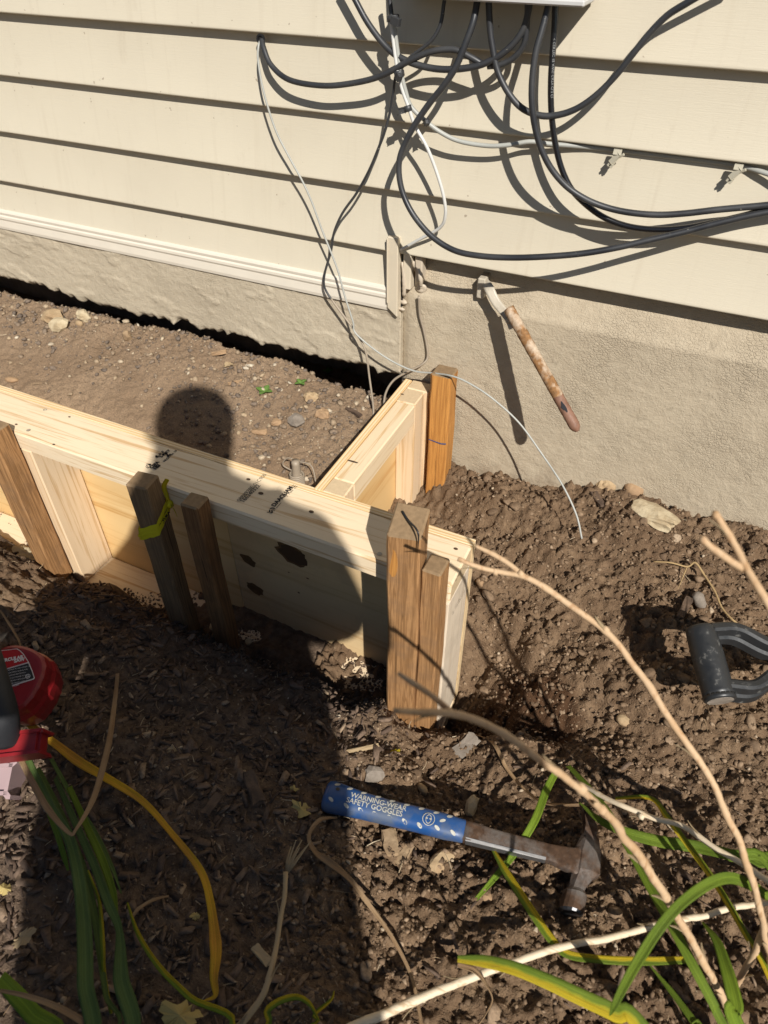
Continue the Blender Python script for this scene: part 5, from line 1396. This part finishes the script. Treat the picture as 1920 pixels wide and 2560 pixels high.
dryleaf('thin twisted tan leaf right of the red saw housing', [(98, 1420, .02), (122, 1450, .03), (122, 1490, .03), (105, 1525, .03), (80, 1545, .03), (65, 1555, .03)], [.002, .004, .004, .005, .005, .003], 'leaf_pale', fold=.4)
dryleaf('dry brown leaf crossing the bottom left corner', [(0, 2140, .08), (50, 2150, .085), (110, 2170, .08), (160, 2195, .07), (210, 2230, .06)], [.005, .007, .009, .010, .010], fold=.4)
# dry stalks
def stalk(label, P, r, mat='stalk', forks=(), nodes=()):
    P = [np.asarray(p) for p in P]; e = P[-1]
    if e[2] > gz(e[0], e[1]) + .07:
        g_ = np.array([e[0] + (e - P[-2])[0] * 1.2 + .03, e[1] + (e - P[-2])[1] * 1.2 - .03, 0]); g_[2] = gz(g_[0], g_[1]) - .015
        P = P + [e * .5 + g_ * .5 + np.array([.01, 0, .02]), g_]; r = list(r) + [r[-1], r[-1]]; e = g_
    pts = spline(P, 8); rs = np.random.default_rng(len(label))
    ln = np.concatenate([[0], np.cumsum(np.linalg.norm(np.diff(pts, axis=0), axis=1))])
    pts = spline([np.array([np.interp(q_, ln, pts[:, a_]) for a_ in range(3)]) + rs.normal(0, .0006, 3) for q_ in np.linspace(0, ln[-1], max(8, int(ln[-1] / .02)))], 5)
    r = np.interp(np.linspace(0, 1, len(pts)), np.linspace(0, 1, len(r)), [x * .68 for x in r])
    ln = np.concatenate([[0], np.cumsum(np.linalg.norm(np.diff(pts, axis=0), axis=1))])
    gap = rs.uniform(.05, .075); ph_ = rs.uniform(0, gap); dd_ = np.abs((ln + ph_) % gap - gap / 2)
    r = r * (1 + .16 * np.exp(-(dd_ / .0035) ** 2) + .025 * rs.normal(0, 1, len(r)))
    t = thing('dry_stalk', label, 'dry stalk', e, None, 'bare dry plant stalks')
    V_, F_0 = tube_vf(pts, r, 9, True, .06, len(P)); mk('stem', V_, F_0, MAT[mat], t, True)
    for i_ in np.where((dd_[1:-1] < dd_[:-2]) & (dd_[1:-1] < dd_[2:]))[0] + 1:
        if rs.uniform() < .75:
            tg = pts[min(i_ + 1, len(pts) - 1)] - pts[i_ - 1]; tg /= np.linalg.norm(tg); sd_ = np.cross(tg, rs.normal(0, 1, 3)); sd_ /= np.linalg.norm(sd_)
            ribbon('husk', [pts[i_] + sd_ * r[i_] * .7, pts[i_] + sd_ * r[i_] * 1.3 - tg * .008, pts[i_] + sd_ * (r[i_] * 2.0 + .002) - tg * .016], [r[i_] * 1.2, r[i_] * .9, .0005], MAT['leaf_pale'], t, n=3, normal=sd_)
    for F_, rr in forks: tube('side_stem', F_, [x * .7 for x in rr], MAT[mat], t, n=6, sides=8, wob=.06)
    for q, s in nodes: lump('node', q, (s * .66, s * .66, s * .8), MAT[mat], t, 5, 1, .3)
    return t
d1 = lambda x, y, D: atD(zD(x, y), D)
f1 = lambda x, y, D: atD(zF(x, y), D)
stalk('long tan stalk forked at its tip in front of the form corner', [d1(322, 930, .66), d1(400, 960, .66), d1(480, 985, .66), d1(600, 1005, .655), d1(760, 1100, .65), d1(950, 1232, .64), d1(1040, 1340, .635), d1(1150, 1486, .63), f1(1200, 120, .625), f1(1310, 275, .62), f1(1420, 450, .62), f1(1490, 600, .63), f1(1560, 770, .64), f1(1610, 930, .66), f1(1650, 1120, .70), f1(1700, 1400, .78)], [.0030, .0036, .0045, .0042, .0044, .0048, .0043, .0044, .0046, .0048, .0046, .0046, .0048, .0050, .0052, .0055],
      forks=[([d1(610, 1008, .655), d1(540, 950, .66), d1(470, 908, .665), d1(395, 872, .67)], [.0034, .0034, .0036, .0026])], nodes=[(d1(955, 1236, .64), .0062), (d1(590, 995, .655), .0058), (d1(480, 985, .66), .0052)])
stalk('blurred brown stalk in shade reaching over the hammer head', [f1(48, 128, .40), f1(130, 140, .41), f1(235, 135, .42), f1(400, 172, .44), f1(560, 255, .46), f1(700, 368, .48), f1(830, 458, .51), f1(930, 545, .54), f1(1010, 640, .57), f1(1085, 735, .60), f1(1170, 868, .63), f1(1245, 985, .66), f1(1290, 1060, .68), f1(1370, 1200, .71), f1(1440, 1330, .74), f1(1520, 1500, .78), f1(1600, 1660, .82)], [.0026, .0036, .0036, .0037, .0040, .0045, .0052, .0056, .0056, .0055, .0055, .0056, .0056, .0057, .0058, .006, .006],
      forks=[([f1(300, 148, .43), f1(210, 70, .425), f1(120, 10, .42), f1(60, -30, .42)], [.0030, .0026, .0026, .0016])], nodes=[(f1(850, 470, .515), .0075), (f1(940, 560, .545), .007)])
stalk('pale straight stalk lying along the bottom edge of the picture', [gpt(zF(-160, 1510), .03), gpt(zF(0, 1440), .035), gpt(zF(200, 1352), .04), gpt(zF(450, 1262), .045), gpt(zF(700, 1172), .05), gpt(zF(900, 1130), .052), gpt(zF(1200, 1055), .055), gpt(zF(1450, 1000), .06), gpt(zF(1659, 960), .06), gpt(zF(1900, 910), .06)], [.0075, .0070, .0064, .0060, .0056, .0054, .0052, .0050, .0048, .0046], 'stalk_pale')
stalk('pale tan stalk crossing the yellow leaf at the right', [gpt(zF(850, 450), .10), gpt(zF(1000, 530), .12), gpt(zF(1150, 588), .13), gpt(zF(1300, 640), .14), gpt(zF(1420, 715), .15), gpt(zF(1540, 790), .155), gpt(zF(1659, 872), .16), gpt(zF(1800, 960), .16)], [.0040, .0046, .0046, .0045, .0048, .005, .005, .005], 'stalk_pale', nodes=[(gpt(zF(1110, 590), .13), .006)])
stalk('blurred tan forked stalk at the right edge above the shovel', [d1(1430, 738, .46), d1(1500, 835, .46), d1(1560, 965, .455), d1(1620, 1065, .45), d1(1700, 1200, .45), d1(1900, 1550, .50)], [.0032, .0042, .0046, .0046, .0046, .0048],
      forks=[([d1(1575, 985, .455), d1(1500, 940, .455), d1(1430, 890, .455), d1(1375, 845, .455)], [.0034, .0036, .0036, .0030])], nodes=[(d1(1432, 740, .46), .0044), (d1(1378, 848, .455), .0042)])
q = leaf_pts([(618, 1885, .05), (612, 1950, .05), (600, 2020, .045), (585, 2100, .04), (560, 2165, .03), (500, 2240, .02)], zW)
cs_ = stalk('cut daylily stem with a frayed tip on the shaded mulch', q, [.0042, .0040, .0042, .0048, .0052, .0054], 'leaf_pale')
for i in range(6): ribbon('fibre', [q[0] + np.array([0, 0, -.004]), q[0] + np.array([.004 * (i - 2.5) * .5, .012, .004]), q[0] + np.array([.0042 * (i - 2.5), .030 + .006 * (i % 3), .008 * (i % 2)])], [.003, .0028, .001], MAT['leaf_pale'], cs_, n=4)

# small green seedlings by the wall
for i, (p, lab, s) in enumerate(((zW(572, 850), 'largest pale green seedling among the gravel', 1.25), (zW(650, 832), 'bright green seedling right of the pale one', .9), (zW(708, 806), 'small green seedling against the dark gap', .9), (zW(748, 800), 'green seedling beside a brown twig under the wall', .9), (zW(818, 822), 'green seedling in shade near the hanging wire', .8))):
    c0 = gpt(p, .0); t = thing('seedling', lab, 'seedling', c0, None, 'seedlings by the foundation')
    for k in range(4):
        a = k * 1.6 + i; dr = np.array([math.cos(a), math.sin(a), .25])
        ribbon('leaf', [c0 + np.array([0, 0, .004]), c0 + dr * .007 * s + np.array([0, 0, .006]), c0 + dr * .015 * s + np.array([0, 0, .005])], [.002, .010 * s, .0095 * s, .002], MAT['clover'], t, n=4, fold=.2)

# ================================================================== STONES, LITTER
def stone(name, label, p, size, mat, rot=0, seed=0, sharp=False, cat='stone', sink=.35, group='stones lying about', sub=2):
    c0 = gpt(p, size[2] * (1 - sink)); z = gz(c0[0], c0[1], True)
    t = lump(name, (0, 0, 0), size, MAT[mat], None, seed, sub, .5, 1, rot, sharp)
    t.location = (c0[0], c0[1], c0[2]); return tag(t, label, cat, group)
stone('limestone_slab', 'long pale yellow limestone slab on the soil by the foundation', (1640, 1292), (.058, .026, .014), 'limestone', -.42, 3, True, sub=3)
stone('limestone_slab', 'flat pale limestone at the left edge below the sunlit stake', (62, 1392), (.052, .022, .016), 'limestone', -.1, 4, True, sub=3)
stone('stone', 'round brown stone in the dark soil beside the limestone slab', (1515, 1215), (.020, .018, .016), 'stone_tan', .3, 5, True, sink=.5, sub=3)
stone('walnut_shell', 'rusty brown broken shell half buried by the foundation', (1585, 1222), (.019, .019, .017), 'stone_orange', .2, 6, cat='shell', group=None)
stone('clod', 'black clod against the foundation at the right', (1705, 1238), (.014, .012, .012), 'bark', 0, 7, cat='clod', group=None)
stone('stone', 'large tan stone by the wall at the far left', (130, 790), (.032, .026, .018), 'stone_tan', .4, 8, True)
stone('stone', 'tan stone with a pale face below the large one at the far left', (148, 812), (.026, .020, .016), 'limestone', .2, 9, True)
stone('stone', 'smooth yellowish stone right under the dark gap on the left', (210, 790), (.020, .016, .014), 'limestone', 0, 10, True, sink=.5, sub=3)
stone('stone', 'small rounded stone between the yellowish and the tan stones', (198, 808), (.009, .008, .007), 'stone_tan', 0, 11)
stone('wood_block', 'small upright tan wood block by the dark gap', (318, 838), (.012, .010, .014), 'chip_tan', 0, 12, True, 'wood chip', .3, None)
stone('stone', 'rounded tan stone in the gravel below the seedlings', (778, 993), (.016, .014, .012), 'stone_tan', 0, 13, True, sink=.5, sub=3)
stone('stone', 'brown oval stone nearer the short form', (804, 1035), (.019, .014, .012), 'stone_orange', -.3, 14, True, sink=.5, sub=3)
stone('stone', 'long grey-brown stone left of the oval one', (742, 1050), (.026, .017, .012), 'stone_grey', -.8, 15, True)
stone('stone', 'flat orange stone lying on smooth soil inside the form', (648, 1078), (.018, .010, .006), 'stone_orange', .2, 16, True)
stone('stone', 'orange-tan stone chip just right of the head shadow', (690, 1055), (.013, .012, .006), 'stone_orange', 1.0, 17, True)
stone('stone', 'tan pebble near the far left end of the form', (30, 950), (.014, .008, .006), 'stone_orange', 0, 18)
stone('stone', 'tan flat stone under the hammer neck', (1103, 2150), (.020, .014, .008), 'stone_tan', .9, 19, True)
stone('stone', 'orange pebble below the hammer', (1218, 2243), (.008, .007, .006), 'stone_orange', 0, 20)
stone('stone', 'round pale pebble above the hammer grip', (1057, 1973), (.009, .008, .007), 'stone_tan', 0, 21)
stone('stone', 'tan pebble on the sunlit soil below the shovel', (1560, 1802), (.010, .010, .008), 'stone_tan', 0, 22)
stone('stone', 'grey stone in the loose clods near the shovel grip', (1748, 1500), (.014, .012, .010), 'stone_grey', 0, 23)
stone('stone', 'pink stone in the pit right of the form end', (1210, 1455), (.014, .012, .006), 'stone_orange', 0, 24)
stone('stone', 'glassy pale stone on shaded mulch below the dark stake', (620, 1605), (.009, .008, .006), 'limestone', 0, 25, True)
stone('stone', 'white pebble between the bases of the two shaded stakes', (531, 1567), (.008, .006, .005), 'limestone', 0, 26)
stone('stone', 'tan stone chip against the upper edge of the hammer grip', (930, 1935), (.018, .014, .009), 'stone_grey', .5, 27, True)
stone('stone', 'cream stone wedge above the hammer neck', (1180, 2015), (.010, .017, .008), 'limestone', 0, 28, True)
def chip(label, p, L, W, T, yaw, mat='chip_tan', pitch=0.0, seed=0):
    c0 = gpt(p, T * .8 + .002); random.seed(seed)
    bm = beam_bm((-L / 2, 0, 0), (L / 2, 0, L * math.sin(pitch)), W, T, (0, 1, 0), 0)
    bmesh.ops.subdivide_edges(bm, edges=bm.edges[:], cuts=2, use_grid_fill=True)
    for v in bm.verts: v.co += Vector([random.uniform(-.12, .12) * W, random.uniform(-.12, .12) * W, random.uniform(-.15, .15) * T])
    bmesh.ops.transform(bm, matrix=Matrix.Rotation(yaw, 4, 'Z'), verts=bm.verts)
    o = bm_obj('wood_chip', bm, MAT[mat]); o.location = c0
    return tag(o, label, 'wood chip', 'larger wood chips')
chip('tan square-ended wood chip below the hammer lettering', (975, 2105), .034, .018, .005, -1.0, 'chip_tan', 0, 1)
chip('pale narrow wood chip below the hammer grip', (1012, 2135), .030, .012, .004, 1.4, 'chip_tan', 0, 2)
chip('flat grey-tan bark piece above the hammer at upper middle', (1165, 1862), .042, .020, .004, 1.2, 'stone_grey', 0, 3)
chip('long thin tan splinter in the sunlit patch by the tall stake', (905, 1872), .050, .005, .003, .65, 'leaf_pale', 0, 4)
chip('dark brown bark strip on the soil left of the limestone slab', (1495, 1248), .038, .012, .006, -.9, 'bark', 0, 5)
chip('long dark bark chip on the shaded mulch in the middle', (635, 1968), .050, .016, .006, -.7, 'bark', 0, 6)
chip('short pale stick beside the cut daylily stem', (655, 2387), .026, .009, .004, -.3, 'leaf_pale', 0, 7)
chip('upright dark bark chip left of the hammer butt', (530, 2010), .032, .012, .004, 1.5, 'bark', 0, 8)
chip('reddish twig beside the pale seedling', (588, 955), .030, .005, .004, .9, 'stone_orange', 0, 9)
chip('brown stick under the seedlings by the wall', (840, 948), .045, .010, .008, -.1, 'bark', 0, 10)
chip('dark flat stick in the gravel beside the short form', (885, 1030), .040, .009, .005, -.35, 'bark', 0, 11)
chip('weathered stick running along the soil below the clods at right', (1712, 1520), .05, .011, .008, 1.4, 'bark', 0, 12)
chip('orange bark curl below the dark gap', (548, 885), .03, .008, .005, .5, 'stone_orange', .2, 13)
def litter(label, p, r, mat, yaw, seed, lobes=5):
    r = r * .78; c0 = gpt(p, .006); rs = np.random.default_rng(seed); n = 30; V = [(0, 0, .002)]
    for k in range(n):
        a = 2 * math.pi * k / n; rr = r * (.62 + .16 * abs(math.cos(a * lobes / 2)) + rs.uniform(-.16, .16))
        V.append((rr * math.cos(a) * 1.25, rr * math.sin(a) * .8, .35 * r * math.sin(2 * a + seed) * rs.uniform(.3, 1)))
    Rm = Matrix.Rotation(yaw, 3, 'Z'); V = [Rm @ Vector(v) for v in V]
    o = mk('fallen_leaf', V, [(0, 1 + k, 1 + (k + 1) % n) for k in range(n)], MAT[mat]); o.location = c0
    return tag(o, label, 'fallen leaf', 'fallen leaves on the ground')
litter('yellow leaf fragment at the foot of the tallest stake', (1040, 1806), .020, 'leaf_yellow', .3, 1)
litter('small yellow leaf on the sunlit soil left of the stake foot', (985, 1882), .014, 'leaf_yellow', .8, 2)
litter('crumpled tan leaf just left of the hammer butt', (752, 2023), .022, 'leaf_litter', .1, 3)
litter('pale leaf scrap on the mulch above the hammer butt', (735, 1972), .009, 'leaf_litter', .5, 4)
litter('tan leaf fragment in the shade near the saw', (432, 1875), .014, 'leaf_pale', .9, 5)
litter('tiny pale leaf on dark mulch beside the orange leaf', (487, 2290), .009, 'leaf_litter', .2, 6)
litter('curled pale leaf at the left edge in the sun', (58, 2345), .018, 'leaf_pale', 1.2, 7)
litter('yellow-green leaf scrap at the far left edge', (12, 2222), .014, 'leaf_litter', .2, 8)
litter('large tan leaf at the bottom edge left of the cut stem', (450, 2540), .030, 'leaf_litter', .4, 9)
litter('white paper-like leaf against the dark gap', (572, 912), .016, 'leaf_pale', .4, 10)
litter('small white scrap on the soil under the rusty pipe', (1390, 1163), .008, 'label_white', .4, 11)
# thin root across the right-hand soil
P = [gpt(zD(x, y), l) for x, y, l in ((1165, 940, .006), (1240, 945, .012), (1310, 962, .010), (1345, 945, .016), (1385, 1000, .012), (1430, 1070, .014), (1460, 1140, .010), (1510, 1195, .012), (1570, 1235, .008))]
t = thing('root', 'thin pale root crossing the soil above the shovel handle', 'root', P[3]); tube('strand', P, [.0012, .0016, .0016, .0018, .0018, .0017, .0017, .0016, .001], MAT['root'], t, n=6, sides=6, wob=.15)
tube('branch', [P[2], gpt(zD(1290, 1010), .006), gpt(zD(1270, 1060), .003)], [.0012, .001, .0004], MAT['root'], t, n=5, sides=5)
P = [gpt(zD(818, 540), .0), gpt(zD(820, 480), .02), gpt(zD(826, 420), .045)]
t = thing('twig', 'thin upright twig in the soil below the rusty pipe end', 'twig', P[0]); tube('stem', [P[0], P[0] + np.array([.002, 0, .03]), P[0] + np.array([.006, .002, .06])], [.0014, .0012, .0006], MAT['root'], t, n=5, sides=5)

# ================================================================== THE PHOTOGRAPHER (outside the frame, throws the big shadow)
def photographer():
    gx = gz(.2, -1.65)
    t = thing('person', 'person in dark jacket and jeans standing behind, holding up a phone', 'person', (.2, -1.62, gx))
    J = {}; E = []
    def v(n, co, r, to=None):
        J[n] = (co, r)
        if to: E.append((to, n))
    v('pelvis', (.19, -1.62, .38), .27)
    v('waist', (.225, -1.61, .54), .225, 'pelvis'); v('chest', (.225, -1.58, .71), .185, 'waist'); v('upchest', (.21, -1.56, .83), .115, 'chest')
    v('neck', (.205, -1.53, .945), .072, 'upchest'); v('jaw', (.212, -1.515, 1.01), .068, 'neck'); v('head', (.217, -1.51, 1.10), .070, 'jaw'); v('crown', (.220, -1.515, 1.18), .060, 'head')
    v('nose', (.18, -1.425, 1.06), .012, 'head')
    v('shR', (.36, -1.47, .80), .085, 'upchest'); v('elR', (.345, -1.37, .525), .075, 'shR'); v('wrR', (.12, -1.17, .45), .034, 'elR'); v('haR', (.07, -1.145, .455), .032, 'wrR')
    v('shL', (.12, -1.62, .79), .080, 'upchest'); v('elL', (-.165, -1.46, .435), .066, 'shL'); v('wrL', (-.10, -1.22, .44), .034, 'elL'); v('haL', (-.075, -1.17, .45), .032, 'wrL')
    for s, hand, dx in ((1, 'haR', -1), (-1, 'haL', 1)):
        b = np.array(J[hand][0])
        for i in range(4):
            v(hand + 'f%d' % i, tuple(b + np.array([dx * .022, .000 - .004, .028 - .017 * i])), .0095, hand)
            v(hand + 'g%d' % i, tuple(b + np.array([dx * .042, .002, .034 - .020 * i - .002 * (i == 3)])), .0085, hand + 'f%d' % i)
        v(hand + 't', tuple(b + np.array([dx * .016, -.022, .026])), .0105, hand); v(hand + 'u', tuple(b + np.array([dx * .034, -.030, .040])), .0085, hand + 't')
    for s, hx, hy in (('R', .31, -1.58), ('L', .11, -1.67)):
        v('hip' + s, (hx, hy, .30), .115, 'pelvis'); v('knee' + s, (hx + .02, hy + .03, -.02), .075, 'hip' + s); v('ank' + s, (hx + .02, hy - .02, gx + .08), .048, 'knee' + s); v('toe' + s, (hx - .05, hy + .12, gx + .045), .045, 'ank' + s)
    names = list(J); idx = {n: i for i, n in enumerate(names)}
    off = t.location
    me = bpy.data.meshes.new('body')
    me.from_pydata([tuple(Vector(J[n][0]) - off) for n in names], [(idx[a], idx[b]) for a, b in E], [])
    for m in ('cloth_dark', 'denim', 'skin'): me.materials.append(MAT[m])
    o = bpy.data.objects.new('body', me); C.objects.link(o); o.parent = t
    sk = o.modifiers.new('skin', 'SKIN')
    sv = me.skin_vertices[0].data if me.skin_vertices else None
    if sv is None:
        bpy.context.view_layer.objects.active = o
        sv = me.skin_vertices[0].data
    for i, n in enumerate(names):
        r = J[n][1]; sv[i].radius = (r, r); sv[i].use_root = (n == 'pelvis')
    ss = o.modifiers.new('sub', 'SUBSURF'); ss.levels = 2; ss.render_levels = 2
    dg = bpy.context.evaluated_depsgraph_get(); ev = o.evaluated_get(dg); m2 = bpy.data.meshes.new_from_object(ev)
    o.modifiers.clear(); o.data = m2; m2.name = 'body'
    if not m2.materials:
        for m in ('cloth_dark', 'denim', 'skin'): m2.materials.append(MAT[m])
    for p in m2.polygons:
        c = p.center + off
        k = 1 if c.z < .34 else 0
        if c.z > .96 or (c.y > -1.215 and .36 < c.z < .56): k = 2
        p.material_index = k; p.use_smooth = True
    lump('hair', (.221, -1.53, 1.135), (.076, .082, .092), MAT['hair'], t, 4, 3, .1)
    ph = thing('phone', 'black phone held up in front of the standing person', 'phone', CAM)
    ctr = CAM + ROT @ np.array([.012, -.045, .016])
    bm = bmesh.new(); bmesh.ops.create_cube(bm, size=1.0)
    for q in bm.verts: q.co = Vector(ctr + ROT @ (np.array(q.co) * np.array([.074, .150, .008])))
    bmesh.ops.bevel(bm, geom=bm.edges[:], offset=.003, segments=2, affect='EDGES')
    bm_obj('case', bm, MAT['rubber'], ph)
photographer()
scene.render.engine = 'CYCLES'
